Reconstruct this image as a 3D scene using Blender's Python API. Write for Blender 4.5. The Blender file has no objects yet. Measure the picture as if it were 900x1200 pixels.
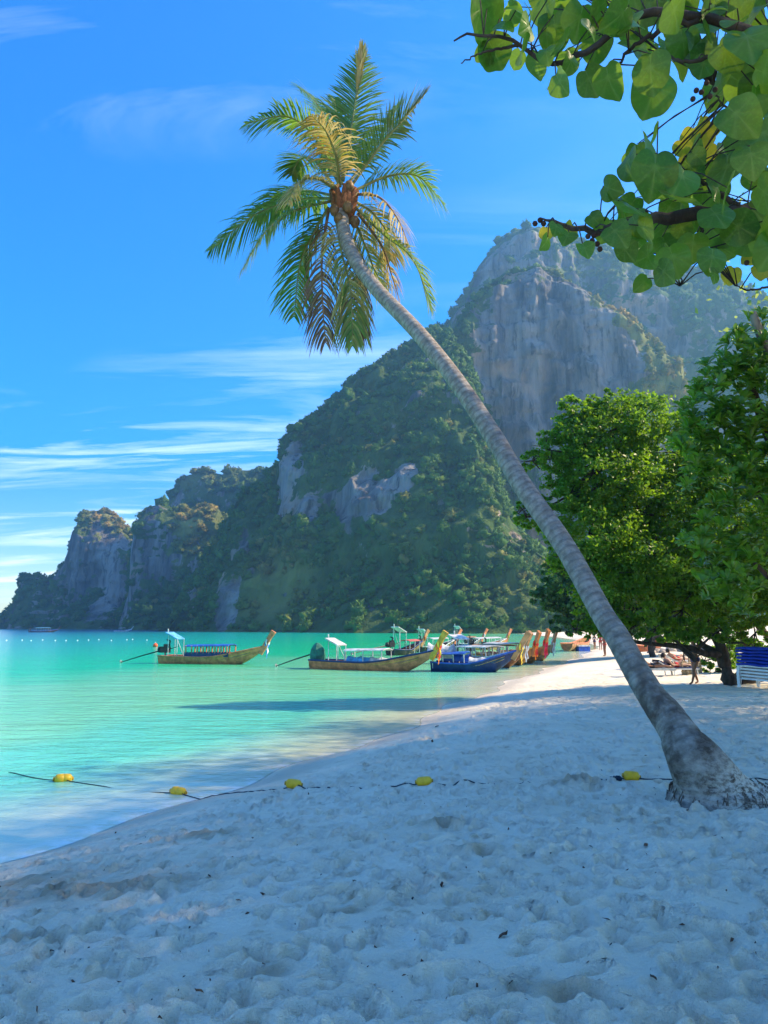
import bpy, bmesh, math, random
import numpy as np
from mathutils import Vector, Matrix
R = math.radians
random.seed(7); rng = np.random.default_rng(7)
SC = bpy.context.scene; COL = SC.collection
# ------------------------------------------------------------------ camera
CAMZ = 2.6; F = 907.0; PITCH = math.atan(133/907.0)
cam = bpy.data.cameras.new('camera'); camo = bpy.data.objects.new('camera', cam); COL.objects.link(camo)
camo.location = (0, 0, CAMZ); camo.rotation_euler = (math.pi/2+PITCH, 0, 0)
cam.sensor_fit = 'VERTICAL'; cam.angle = 2*math.atan(600/F); cam.clip_start = .05; cam.clip_end = 20000
SC.camera = camo
SC.render.engine = 'CYCLES'
SC.cycles.use_denoising = True
SC.cycles.max_bounces = 8; SC.cycles.transparent_max_bounces = 8; SC.cycles.volume_bounces = 0
SC.cycles.sample_clamp_indirect = 4.0
SC.cycles.caustics_reflective = False; SC.cycles.caustics_refractive = False
# ------------------------------------------------------------------ sun, sky, exposure
SUN_AZ, SUN_EL = R(83), R(39)          # azimuth from +Y towards +X
SUNV = Vector((math.sin(SUN_AZ)*math.cos(SUN_EL), math.cos(SUN_AZ)*math.cos(SUN_EL), math.sin(SUN_EL)))
sl = bpy.data.lights.new('sun', 'SUN'); so = bpy.data.objects.new('sun', sl); COL.objects.link(so)
sl.energy = 2.9; sl.angle = R(.9); sl.color = (1, .78, .48)
so.rotation_euler = SUNV.to_track_quat('Z', 'Y').to_euler(); so.location = (60, 40, 80)
W = bpy.data.worlds.new('World'); SC.world = W; W.use_nodes = True
nt = W.node_tree; N = nt.nodes; L = nt.links; N.clear()
def nd(tree, t, **k):
    n = tree.nodes.new(t)
    for a, b in k.items():
        if a in n.inputs.keys() if hasattr(n, 'inputs') else False: n.inputs[a].default_value = b
        else: setattr(n, a, b)
    return n
out = nd(nt, 'ShaderNodeOutputWorld'); bg = nd(nt, 'ShaderNodeBackground')
sky = nd(nt, 'ShaderNodeTexSky', sky_type='NISHITA', sun_disc=False, sun_elevation=SUN_EL, sun_rotation=SUN_AZ,
         air_density=1.0, dust_density=.3, ozone_density=3.0, altitude=0)
hs = nd(nt, 'ShaderNodeHueSaturation'); hs.inputs['Saturation'].default_value = 1.66; hs.inputs['Hue'].default_value = .510
L.new(sky.outputs[0], hs.inputs['Color'])
# thin cirrus: noise on a plane far overhead
tc = nd(nt, 'ShaderNodeTexCoord'); sep = nd(nt, 'ShaderNodeSeparateXYZ'); L.new(tc.outputs['Generated'], sep.inputs[0])
def wm(op, a, b=None):
    m = nd(nt, 'ShaderNodeMath', operation=op)
    for i, v in enumerate((a, b)):
        if v is None: continue
        if isinstance(v, (int, float)): m.inputs[i].default_value = v
        else: L.new(v, m.inputs[i])
    return m.outputs[0]
zc = wm('ADD', wm('MAXIMUM', sep.outputs[2], 0.0), .12)
cx = wm('DIVIDE', sep.outputs[0], zc); cy = wm('DIVIDE', sep.outputs[1], zc)
cmb = nd(nt, 'ShaderNodeCombineXYZ'); L.new(cx, cmb.inputs[0]); L.new(cy, cmb.inputs[1])
mp = nd(nt, 'ShaderNodeMapping'); mp.inputs['Rotation'].default_value = (0, 0, R(-16)); mp.inputs['Scale'].default_value = (.42, 1.7, 1); mp.inputs['Location'].default_value = (2.3, .4, 0)
L.new(cmb.outputs[0], mp.inputs[0])
n1 = nd(nt, 'ShaderNodeTexNoise'); n1.inputs['Scale'].default_value = 1.5; n1.inputs['Detail'].default_value = 12; n1.inputs['Roughness'].default_value = .64; n1.inputs['Distortion'].default_value = 1.0
L.new(mp.outputs[0], n1.inputs['Vector'])
mr = nd(nt, 'ShaderNodeMapRange'); mr.inputs[1].default_value = .46; mr.inputs[2].default_value = .78; L.new(n1.outputs[0], mr.inputs[0])
n2 = nd(nt, 'ShaderNodeTexNoise'); n2.inputs['Scale'].default_value = .45; L.new(mp.outputs[0], n2.inputs['Vector'])
mr2 = nd(nt, 'ShaderNodeMapRange'); mr2.inputs[1].default_value = .40; mr2.inputs[2].default_value = .62; L.new(n2.outputs[0], mr2.inputs[0])
low = nd(nt, 'ShaderNodeMapRange'); low.inputs[1].default_value = .70; low.inputs[2].default_value = .30; low.inputs[3].default_value = .16; low.inputs[4].default_value = 1.; L.new(sep.outputs[2], low.inputs[0])
cl = wm('MULTIPLY', wm('MULTIPLY', wm('MULTIPLY', mr.outputs[0], mr2.outputs[0]), 1.15), low.outputs[0])
mx = nd(nt, 'ShaderNodeMix', data_type='RGBA'); L.new(cl, mx.inputs[0]); L.new(hs.outputs[0], mx.inputs[6]); mx.inputs[7].default_value = (8.5, 9.2, 10, 1)
L.new(mx.outputs[2], bg.inputs[0]); bg.inputs[1].default_value = .095
L.new(bg.outputs[0], out.inputs[0])
SC.view_settings.view_transform = 'Standard'; SC.view_settings.look = 'None'
SC.view_settings.exposure = 1.95; SC.view_settings.gamma = 1
try: SC.view_settings.use_curve_mapping = False
except Exception: pass

# ------------------------------------------------------------------ helpers
cP, sP = math.cos(PITCH), math.sin(PITCH)
def ray(px, py):
    a = (px-450)/F; b = (600-py)/F
    return np.array([a, cP-b*sP, b*cP+sP])
def atY(px, py, Y):
    r = ray(px, py); t = Y/r[1]; return np.array([r[0]*t, Y, CAMZ+r[2]*t])
def atZ(px, py, z):
    r = ray(px, py); t = (z-CAMZ)/r[2]; return np.array([r[0]*t, r[1]*t, z])
def project(P):
    P = np.asarray(P, float); x = P[..., 0]; y = P[..., 1]; z = P[..., 2]-CAMZ
    f = y*cP+z*sP; u = -y*sP+z*cP
    return 450+F*x/f, 600-F*u/f
def _h(i, j, k, s):
    n = (i*374761393+j*668265263+k*1274126177+s*974634781) & 0xffffffff
    n = ((n ^ (n >> 13))*1274126177) & 0xffffffff
    n = ((n ^ (n >> 16))*2246822519) & 0xffffffff
    return ((n ^ (n >> 15)) & 0xffff)/65535.0
def vnoise(p, s=0):
    p = np.asarray(p, float); i = np.floor(p).astype(np.int64); f = p-i; f = f*f*(3-2*f)
    r = 0
    for dx in (0, 1):
        for dy in (0, 1):
            for dz in (0, 1):
                w = (f[..., 0] if dx else 1-f[..., 0])*(f[..., 1] if dy else 1-f[..., 1])*(f[..., 2] if dz else 1-f[..., 2])
                r = r+w*_h(i[..., 0]+dx, i[..., 1]+dy, i[..., 2]+dz, s)
    return r
def fbm(p, o=4, s=0):
    p = np.asarray(p, float); r = 0; a = .5; t = 0
    for k in range(o):
        r = r+a*(vnoise(p, s+k)*2-1); t += a; a *= .5; p = p*2.03+11.7
    return r/t
def n2d(x, y, sc, o=4, s=0): return fbm(np.stack([x*sc, y*sc, np.zeros_like(x)+.5], -1), o, s)
def smooth(a, b, x): t = np.clip((x-a)/(b-a), 0, 1); return t*t*(3-2*t)
def mesh(name, v, f, m=None, sm=False, attrs=None):
    me = bpy.data.meshes.new(name); v = np.asarray(v, np.float32).reshape(-1, 3)
    if isinstance(f, np.ndarray):
        k = f.shape[1]; me.vertices.add(len(v)); me.vertices.foreach_set('co', v.ravel())
        me.loops.add(f.size); me.loops.foreach_set('vertex_index', f.astype(np.int32).ravel())
        me.polygons.add(len(f)); me.polygons.foreach_set('loop_start', np.arange(0, f.size, k, dtype=np.int32))
        me.update(calc_edges=True); me.validate()
    else:
        me.from_pydata([tuple(map(float, q)) for q in v], [], f); me.update()
    if sm: me.polygons.foreach_set('use_smooth', np.ones(len(me.polygons), bool))
    for k, a in (attrs or {}).items():
        a = np.asarray(a, np.float32); at = me.attributes.new(k, 'FLOAT', 'POINT'); at.data.foreach_set('value', a.ravel())
    if m: me.materials.append(m)
    return me
def obj(name, me, parent=None, loc=None, **tags):
    o = bpy.data.objects.new(name, me); COL.objects.link(o)
    if parent: o.parent = parent
    if loc is not None: o.location = loc
    for k, a in tags.items(): o[k] = a
    return o
def thing(name, label, cat, loc=(0, 0, 0), rz=0, group=None):
    o = bpy.data.objects.new(name, None); COL.objects.link(o); o.location = loc; o.rotation_euler = (0, 0, rz)
    o.empty_display_size = .1; o['label'] = label; o['category'] = cat
    if group: o['group'] = group
    return o
class MB:
    def __init__(s): s.v = []; s.f = []
    def add(s, v, f):
        b = len(s.v); s.v += [tuple(map(float, q)) for q in v]; s.f += [tuple(b+i for i in q) for q in f]; return s
    def box(s, c, d, rot=None):
        h = np.array(d)/2; v = [np.array([i, j, k])*h for i in (-1, 1) for j in (-1, 1) for k in (-1, 1)]
        if rot is not None: v = [np.array(rot @ Vector(q)) for q in v]
        return s.add([np.array(c)+q for q in v], [(0, 1, 3, 2), (4, 6, 7, 5), (0, 4, 5, 1), (2, 3, 7, 6), (0, 2, 6, 4), (1, 5, 7, 3)])
    def tube(s, pts, rad, n=8, cap=True):
        pts = [np.array(p, float) for p in pts]; m = len(pts)
        rad = [rad]*m if isinstance(rad, (int, float)) else rad
        v = []; up = np.array([.13, .29, .95]); prev = None
        for i, p in enumerate(pts):
            t = pts[min(i+1, m-1)]-pts[max(i-1, 0)]; t = t/(np.linalg.norm(t)+1e-9)
            a = up-t*up.dot(t) if prev is None else prev-t*prev.dot(t)
            if np.linalg.norm(a) < 1e-3: a = np.array([1, 0, 0])-t*t[0]
            a = a/np.linalg.norm(a); prev = a; b = np.cross(t, a)
            for k in range(n):
                w = 2*math.pi*k/n; v.append(p+rad[i]*(math.cos(w)*a+math.sin(w)*b))
        f = [(i*n+k, i*n+(k+1) % n, (i+1)*n+(k+1) % n, (i+1)*n+k) for i in range(m-1) for k in range(n)]
        if cap: f += [tuple(range(n))[::-1], tuple(range((m-1)*n, m*n))]
        return s.add(v, f)
    def lathe(s, c, prof, axis='z', n=14):
        v = []
        for r, h in prof:
            for k in range(n):
                w = 2*math.pi*k/n; q = (r*math.cos(w), r*math.sin(w), h)
                if axis == 'x': q = (q[2], q[0], q[1])
                v.append(np.array(c)+np.array(q))
        m = len(prof); f = [(i*n+k, i*n+(k+1) % n, (i+1)*n+(k+1) % n, (i+1)*n+k) for i in range(m-1) for k in range(n)]
        f += [tuple(range(n))[::-1], tuple(range((m-1)*n, m*n))]
        return s.add(v, f)
    def loft(s, secs, closed=False):
        k = len(secs[0]); m = len(secs); v = [q for c in secs for q in c]; kk = k if closed else k-1
        return s.add(v, [(i*k+j, i*k+(j+1) % k, (i+1)*k+(j+1) % k, (i+1)*k+j) for i in range(m-1) for j in range(kk)])
    def build(s, name, m, parent=None, sm=False, loc=None, **tags):
        return obj(name, mesh(name, s.v, s.f, m, sm), parent, loc, **tags)
def spline(pts, n):
    P = [np.array(p, float) for p in pts]; P = [2*P[0]-P[1]]+P+[2*P[-1]-P[-2]]; o = []
    k = len(P)-3
    for j in range(n):
        u = j/(n-1)*k; i = min(int(u), k-1); t = u-i; a, b, c, d = P[i:i+4]
        o.append(.5*(2*b+(c-a)*t+(2*a-5*b+4*c-d)*t*t+(3*b-a-3*c+d)*t**3))
    return np.array(o)
# ------------------------------------------------------------------ materials
class MT:
    def __init__(s, name):
        s.m = bpy.data.materials.new(name); s.m.use_nodes = True; s.t = s.m.node_tree; s.t.nodes.clear()
        s.o = s.n('ShaderNodeOutputMaterial')
    def n(s, t, **k):
        q = s.t.nodes.new(t)
        for a, b in k.items(): setattr(q, a, b)
        return q
    def l(s, a, b): s.t.links.new(a, b)
    def val(s, sock, v):
        if isinstance(v, (int, float, tuple)): sock.default_value = v
        else: s.l(v, sock)
    def noise(s, scale, det=4, rough=.55, vec=None, stretch=None, coord='Object'):
        if vec is None: vec = s.n('ShaderNodeTexCoord').outputs[coord]
        if stretch:
            mp = s.n('ShaderNodeMapping'); s.l(vec, mp.inputs[0]); mp.inputs['Scale'].default_value = stretch; vec = mp.outputs[0]
        q = s.n('ShaderNodeTexNoise'); s.l(vec, q.inputs['Vector']); q.inputs['Scale'].default_value = scale; q.inputs['Detail'].default_value = det; q.inputs['Roughness'].default_value = rough
        return q.outputs[0]
    def ramp(s, x, a, b, lo=0., hi=1.):
        q = s.n('ShaderNodeMapRange'); q.interpolation_type = 'SMOOTHSTEP'; s.l(x, q.inputs[0])
        for i, v in enumerate((a, b, lo, hi)): q.inputs[i+1].default_value = v
        return q.outputs[0]
    def mix(s, f, a, b):
        q = s.n('ShaderNodeMix', data_type='RGBA'); s.val(q.inputs[0], f)
        for i, v in ((6, a), (7, b)):
            if isinstance(v, tuple): q.inputs[i].default_value = v+(1,) if len(v) == 3 else v
            else: s.l(v, q.inputs[i])
        return q.outputs[2]
    def math(s, op, a, b=0.):
        q = s.n('ShaderNodeMath', operation=op); s.val(q.inputs[0], a); s.val(q.inputs[1], b); return q.outputs[0]
    def attr(s, a): return s.n('ShaderNodeAttribute', attribute_name=a).outputs['Fac']
    def bump(s, h, st=.3, d=.05, nrm=None):
        q = s.n('ShaderNodeBump'); q.inputs['Strength'].default_value = st; q.inputs['Distance'].default_value = d; s.l(h, q.inputs['Height'])
        if nrm is not None: s.l(nrm, q.inputs['Normal'])
        return q.outputs[0]
    def bsdf(s, col, rough=.7, nrm=None, spec=.3, **k):
        q = s.n('ShaderNodeBsdfPrincipled')
        if isinstance(col, tuple): q.inputs['Base Color'].default_value = col+(1,)
        else: s.l(col, q.inputs['Base Color'])
        s.val(q.inputs['Roughness'], rough); q.inputs['Specular IOR Level'].default_value = spec
        for a, b in k.items(): q.inputs[a.replace('_', ' ')].default_value = b
        if nrm is not None: s.l(nrm, q.inputs['Normal'])
        return q.outputs[0]
    def done(s, sh): s.l(sh, s.o.inputs[0]); return s.m
def simple(name, c, rough=.6, var=.25, sc=6, bump=.2, spec=.3):
    t = MT(name); nz = t.noise(sc, 6)
    col = t.mix(t.ramp(nz, .3, .7), tuple(x*(1-var) for x in c), tuple(min(1, x*(1+var)) for x in c))
    return t.done(t.bsdf(col, rough, t.bump(t.noise(sc*5, 4), bump, .02), spec))
def leafmat(name, c1, c2, tr, trw=.45, rough=.45, spec=.4, obrand=False, veins=False):
    t = MT(name)
    rnd = t.n('ShaderNodeObjectInfo').outputs['Random'] if obrand else t.attr('rnd')
    col = t.mix(rnd, c1, c2); trc = t.mix(rnd, tuple(x*.75 for x in tr), tr); nrm = None
    if veins:
        nz = t.noise(14, 3); col = t.mix(t.ramp(nz, .45, .75), col, tuple(x*1.5 for x in c2))
        sp = t.noise(38, 2); col = t.mix(t.ramp(sp, .70, .76), col, (.12, .06, .02))
        d = t.attr('vein'); col = t.mix(t.math('MULTIPLY', d, .5), col, (.26, .36, .09)); nrm = t.bump(d, .4, .004)
    b = t.bsdf(col, rough, nrm, spec)
    tl = t.n('ShaderNodeBsdfTranslucent'); t.l(trc, tl.inputs[0])
    mx = t.n('ShaderNodeMixShader'); mx.inputs[0].default_value = trw; t.l(b, mx.inputs[1]); t.l(tl.outputs[0], mx.inputs[2])
    return t.done(mx.outputs[0])
def barkmat(name, c1, c2, sc=6, st=(1, 1, .25)):
    t = MT(name); nz = t.noise(sc, 8, .65, stretch=st)
    col = t.mix(t.ramp(nz, .3, .7), c1, c2)
    return t.done(t.bsdf(col, .9, t.bump(nz, .7, .04), .15))

# ------------------------------------------------------------------ beach (sand down to the sea bed)
WL = [(-60, -42), (-20, -22), (0, -10.5), (5, -6.9)] + [(p[1], p[0]) for p in (atZ(0, 1003, 0), atZ(110, 973, 0), atZ(200, 950, 0), atZ(290, 925, 0), atZ(360, 898, 0), atZ(450, 862, 0), atZ(520, 833, 0), atZ(570, 812, 0), atZ(606, 796, 0))] + [(52, 11.5), (65, 16.2), (98, 27), (140, 35), (190, 40), (260, 45), (420, 60), (5000, 400)]
WLy = np.array([a for a, b in WL]); WLx = np.array([b for a, b in WL])
def shore(x, y):
    xw = np.interp(y, WLy, WLx); g = (np.interp(y+1.5, WLy, WLx)-np.interp(y-1.5, WLy, WLx))/3
    s = (x-xw)/np.sqrt(1+g*g)
    return s
def sandz(x, y):
    x = np.asarray(x, float); y = np.asarray(y, float); s = shore(x, y)+.25*np.sin(y*.55)+.12*np.sin(y*1.7+1)
    H = 1.05-.52*smooth(11, 29, y)
    up = H*(1-np.exp(-np.maximum(s, 0)/3.6)); up = up+np.maximum(s-14, 0)*.02
    dn = -2.6*(1-np.exp(np.minimum(s, 0)*.055))
    return np.where(s > 0, up, dn)
def onsand(px, py):
    z = .6
    for _ in range(40):
        p = atZ(px, py, z); z = z*.5+.5*float(sandz(p[0], p[1]))
    return atZ(px, py, z)
def axis(lo, hi, segs, grow=1.12):
    a = []; x = segs[0][0]
    for s0, s1, d in segs:
        k = max(1, int(round((s1-s0)/d))); a += list(np.linspace(s0, s1, k, endpoint=False))
    a.append(segs[-1][1]); st = segs[-1][2]; x = a[-1]
    while x < hi: st *= grow; x += st; a.append(x)
    st = segs[0][2]; x = segs[0][0]; pre = []
    while x > lo: st *= grow; x -= st; pre.append(x)
    return np.array(pre[::-1]+a)
ys = [2.4]
while ys[-1] < 48: ys.append(ys[-1]+.018*(max(ys[-1], 3.5)/4)**1.45)
st = ys[-1]-ys[-2]
while ys[-1] < 6000: st *= 1.13; ys.append(ys[-1]+st)
pre = []; x = 2.4; st = .05
while x > -60: x -= st; st *= 1.15; pre.append(x)
ys = np.array(pre[::-1]+ys)
xs = axis(-6000, 6000, [(-5, 5.5, .026), (5.5, 16, .07)], 1.16)
GX, GY = np.meshgrid(xs, ys); GZ = sandz(GX, GY); S = shore(GX, GY)
dry = smooth(.5, 2.2, S); near = (1-smooth(45, 70, GY))
rel = .012*n2d(GX, GY, 1.7, 3, 3)+.030*n2d(GX+.4*GY, GY*1.3, .55, 2, 9)+.014*n2d(GX, GY, 5.5, 3, 21)+.030*np.abs(n2d(GX*.45+.3*GY, GY*1.9-GX*.2, 1.3, 3, 33))*smooth(-.1, .25, n2d(GX, GY, .35, 2, 71))+.006*n2d(GX, GY, 13, 3, 81)
k = 0
for _ in range(10500):                       # footprints, kicked-up rims
    fy = 2.3+44*rng.random()**1.35; fx = rng.uniform(-.62, .60)*(fy+2)+.4
    if shore(fx, fy) < .9: continue
    a = rng.uniform(-.7, .7)+rng.choice([0, 1.5]); l = rng.uniform(.055, .12)*(1+fy*.014); w = l*rng.uniform(.45, .75); d = rng.uniform(.022, .064)
    i0, i1 = np.searchsorted(xs, (fx-2.6*l, fx+2.6*l)); j0, j1 = np.searchsorted(ys, (fy-2.6*l, fy+2.6*l))
    if i1-i0 < 2 or j1-j0 < 2: continue
    dx = GX[j0:j1, i0:i1]-fx; dy = GY[j0:j1, i0:i1]-fy
    u = (dx*math.sin(a)+dy*math.cos(a))/l; v = (dx*math.cos(a)-dy*math.sin(a))/w; q = np.sqrt(u*u+v*v)
    rel[j0:j1, i0:i1] += -d*np.exp(-(q/.92)**4)+.5*d*np.exp(-((q-1.24)/.33)**2)*(1+.6*np.sign(u)*np.minimum(np.abs(u), 1))
rel = .075*np.tanh(rel/.075)
dig = np.zeros_like(GX)
for px, py, rx, ry, hh in ((105, 1045, 1.0, .34, .03), (30, 1035, .8, .25, .02), (675, 922, .30, .26, .10), (522, 971, .26, .15, .06), (238, 982, .33, .16, .03), (315, 1138, .12, .10, -.03), (560, 1000, .2, .1, .03), (410, 1068, .12, .06, -.02), (640, 1165, .3, .1, .02), (20, 1105, .4, .1, .02)):
    p = onsand(px, py); q = ((GX-p[0])/rx)**2+((GY-p[1])/ry)**2
    g = np.exp(-q**1.3); dig = np.maximum(dig, g*(.55+.45*np.clip(n2d(GX, GY, 6, 3, 5)*2+.5, 0, 1))); rel = rel+hh*np.exp(-q)+g*.012*n2d(GX, GY, 14, 3, 40)
GZ = GZ+rel*dry*near+.006*n2d(GX, GY, 2, 2, 8)*(1-dry)*near
nx, ny = len(xs), len(ys)
ii = (np.arange(ny-1)[:, None]*nx+np.arange(nx-1)[None]).ravel()
GF = np.stack([ii, ii+1, ii+nx+1, ii+nx], 1)
t = MT('sand'); pos = t.n('ShaderNodeTexCoord').outputs['Object']
c = t.mix(t.ramp(t.noise(.9, 5, vec=pos), .35, .7), (.86, .77, .60), (.79, .69, .52))
c = t.mix(t.ramp(t.noise(4.5, 6, .68, vec=pos), .54, .72, 0, .7), c, (.44, .33, .20))
c = t.mix(t.math('MULTIPLY', t.attr('dig'), .75), c, (.34, .25, .15))
c = t.mix(t.ramp(t.noise(160, 2, vec=pos), .62, .74, 0, .35), c, (.25, .19, .12))
wet = t.attr('wet'); c = t.mix(t.math('MULTIPLY', wet, .5), c, (.44, .37, .27))
hb = t.math('ADD', t.math('MULTIPLY', t.noise(22, 5, .6, vec=pos), 1.), t.math('MULTIPLY', t.noise(120, 3, .6, vec=pos), .35))
rg = t.math('SUBTRACT', .92, t.math('MULTIPLY', wet, .35))
M_sand = t.done(t.bsdf(c, rg, t.bump(hb, .9, .04), .25))
wetv = smooth(-.4, .05, S)*(1-smooth(.25, 1.3, S+.3*n2d(GX, GY, .5, 2, 61)))
obj('beach', mesh('beach', np.stack([GX, GY, GZ], -1), GF, M_sand, True, {'dig': dig, 'wet': wetv}), kind='structure')

# ------------------------------------------------------------------ sea
sx = axis(-9000, 600, [(-30, 40, .5)], 1.12); sy = axis(-200, 9000, [(2, 60, .4)], 1.10)
SX, SY = np.meshgrid(sx, sy); SS = shore(SX, SY)+.25*np.sin(SY*.55)+.12*np.sin(SY*1.7+1)
nx, ny = len(sx), len(sy); ii = (np.arange(ny-1)[:, None]*nx+np.arange(nx-1)[None]).ravel()
SF = np.stack([ii, ii+1, ii+nx+1, ii+nx], 1); keep = (SS.ravel()[SF].min(1) < 2.5) & (SX.ravel()[SF].max(1) < 150); SF = SF[keep]
t = MT('sea_water'); pos = t.n('ShaderNodeTexCoord').outputs['Object']; off = t.attr('off')
offn = t.math('ADD', off, t.ramp(t.noise(.05, 3, vec=pos), .2, .8, -9, 9))
c = t.mix(t.ramp(off, .0, 4.0), (.62, .64, .46), (.12, .60, .42))
c = t.mix(t.math('MULTIPLY', t.ramp(offn, 3, 9), .6), c, (.24, .64, .26))
c = t.mix(t.ramp(offn, 9, 30), c, (.0, .60, .27))
c = t.mix(t.ramp(offn, 26, 75), c, (.0, .48, .40))
fo = t.math('MULTIPLY', t.ramp(off, .05, .5, 1, 0), t.ramp(t.noise(3.5, 5, .7, vec=pos), .42, .6)); c = t.mix(t.math('MULTIPLY', fo, .8), c, (.82, .82, .78))
c = t.mix(t.ramp(off, 60, 190), c, (.01, .20, .42))
n_a = t.noise(1.7, 4, .6, vec=pos, stretch=(.8, 1.5, 1)); n_b = t.noise(7, 3, .55, vec=pos, stretch=(.8, 1.4, 1)); n_c = t.noise(.35, 2, vec=pos, stretch=(.5, 1.4, 1))
hh = t.math('ADD', t.math('MULTIPLY', n_a, .7), t.math('ADD', t.math('MULTIPLY', n_b, .16), t.math('MULTIPLY', n_c, 1.2)))
calm = t.ramp(off, .2, 4, .25, 1)
bp = t.n('ShaderNodeBump'); t.l(t.math('MULTIPLY', hh, calm), bp.inputs['Height']); bp.inputs['Strength'].default_value = .55; bp.inputs['Distance'].default_value = .18
b = t.bsdf(c, .12, bp.outputs[0], .5, IOR=1.33)
tr = t.n('ShaderNodeBsdfTransparent'); tr.inputs[0].default_value = (1, 1, 1, 1)
lw = t.n('ShaderNodeFresnel'); lw.inputs[0].default_value = 1.33; t.l(bp.outputs[0], lw.inputs[1])
op = t.math('MAXIMUM', t.ramp(off, -.01, .07, .0, 1), t.math('MULTIPLY', lw.outputs[0], t.ramp(off, 0, .5, 0, 1)))
mx = t.n('ShaderNodeMixShader'); t.l(op, mx.inputs[0]); t.l(tr.outputs[0], mx.inputs[1]); t.l(b, mx.inputs[2])
M_sea = t.done(mx.outputs[0])
obj('sea', mesh('sea', np.stack([SX, SY, SX*0], -1), SF, M_sea, True, {'off': -SS}), kind='structure')

# ------------------------------------------------------------------ limestone cliffs and their forest
t = MT('limestone'); pos = t.n('ShaderNodeTexCoord').outputs['Object']
r1 = t.noise(.05, 8, .62, vec=pos, stretch=(1, 1, .16)); r2 = t.noise(.30, 6, .6, vec=pos, stretch=(1, 1, .10)); r3 = t.noise(.018, 4, vec=pos)
c = t.mix(t.ramp(r1, .36, .62), (.075, .075, .08), (.27, .26, .245))
c = t.mix(t.ramp(r2, .50, .66, 0, .75), c, (.03, .031, .034))
c = t.mix(t.ramp(r3, .55, .68, 0, .65), c, (.38, .26, .16))
g = t.mix(t.ramp(t.noise(.12, 5, vec=pos), .3, .7), (.035, .075, .02), (.085, .13, .035))
g = t.mix(t.attr('dry_and_sun_gold'), g, (.27, .26, .08))  # dry grass tone, also the warm tone painted on sunlit ridges
vg = t.math('ADD', t.attr('veg'), t.ramp(t.noise(.09, 6, .65, vec=pos), .3, .7, -.42, .42))
c = t.mix(t.ramp(vg, .45, .6), c, g)
hb = t.math('ADD', t.math('MULTIPLY', r1, 1.), t.math('MULTIPLY', r2, .6))
M_rock = t.done(t.bsdf(c, .95, t.bump(hb, 1., 5.), .1))
t = MT('forest_leaves'); rn = t.attr('rnd')
c = t.mix(rn, (.03, .11, .02), (.11, .20, .035)); c = t.mix(t.attr('dry_and_sun_gold'), c, (.38, .27, .08))  # golden tint: dry brush, and sunlight painted onto the ridge crowns
b = t.bsdf(c, .7, None, .15); tl = t.n('ShaderNodeBsdfTranslucent'); t.l(c, tl.inputs[0]); mx = t.n('ShaderNodeMixShader'); mx.inputs[0].default_value = .25
t.l(b, mx.inputs[1]); t.l(tl.outputs[0], mx.inputs[2]); M_forest = t.done(mx.outputs[0])
def crown_variants():
    out = []
    for k in range(6):
        bm = bmesh.new(); bmesh.ops.create_icosphere(bm, subdivisions=2, radius=1); bm.verts.ensure_lookup_table()
        v = np.array([q.co[:] for q in bm.verts]); f = np.array([[q.index for q in p.verts] for p in bm.faces]); bm.free()
        v = v*(.62+.75*fbm(v*1.9+k*7.3, 3, k)+.26*rng.normal(size=len(v)))[:, None]; v[:, 2] = v[:, 2]*.85
        nl = 120; d = rng.normal(size=(nl, 3)); d /= np.linalg.norm(d, axis=1)[:, None]; d[:, 2] = np.abs(d[:, 2])*1.1-.25
        base = d*rng.uniform(.75, 1.08, (nl, 1))*(.85+.3*fbm(d*1.9+k*7.3, 3, k))[:, None]
        a = rng.normal(size=(nl, 3)); b = rng.normal(size=(nl, 3)); sz = rng.uniform(.10, .30, (nl, 1))
        a = a/np.linalg.norm(a, axis=1)[:, None]*sz; b = b/np.linalg.norm(b, axis=1)[:, None]*sz
        lv = np.stack([base-a, base+a*.2+b, base+a], 1).reshape(-1, 3); lf = np.arange(3*nl).reshape(-1, 3)+len(v)
        out.append((np.concatenate([v, lv]), np.concatenate([f, lf])))
    return out
CV = crown_variants()
def ellip(PX, PY, e):
    cx, cy, rx, ry = e[:4]; a = R(e[4]) if len(e) > 4 else 0
    dx = PX-cx; dy = PY-cy; u = (dx*math.cos(a)+dy*math.sin(a))/rx; v = (-dx*math.sin(a)+dy*math.cos(a))/ry
    return np.exp(-(u*u+v*v)**1.5)
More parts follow.
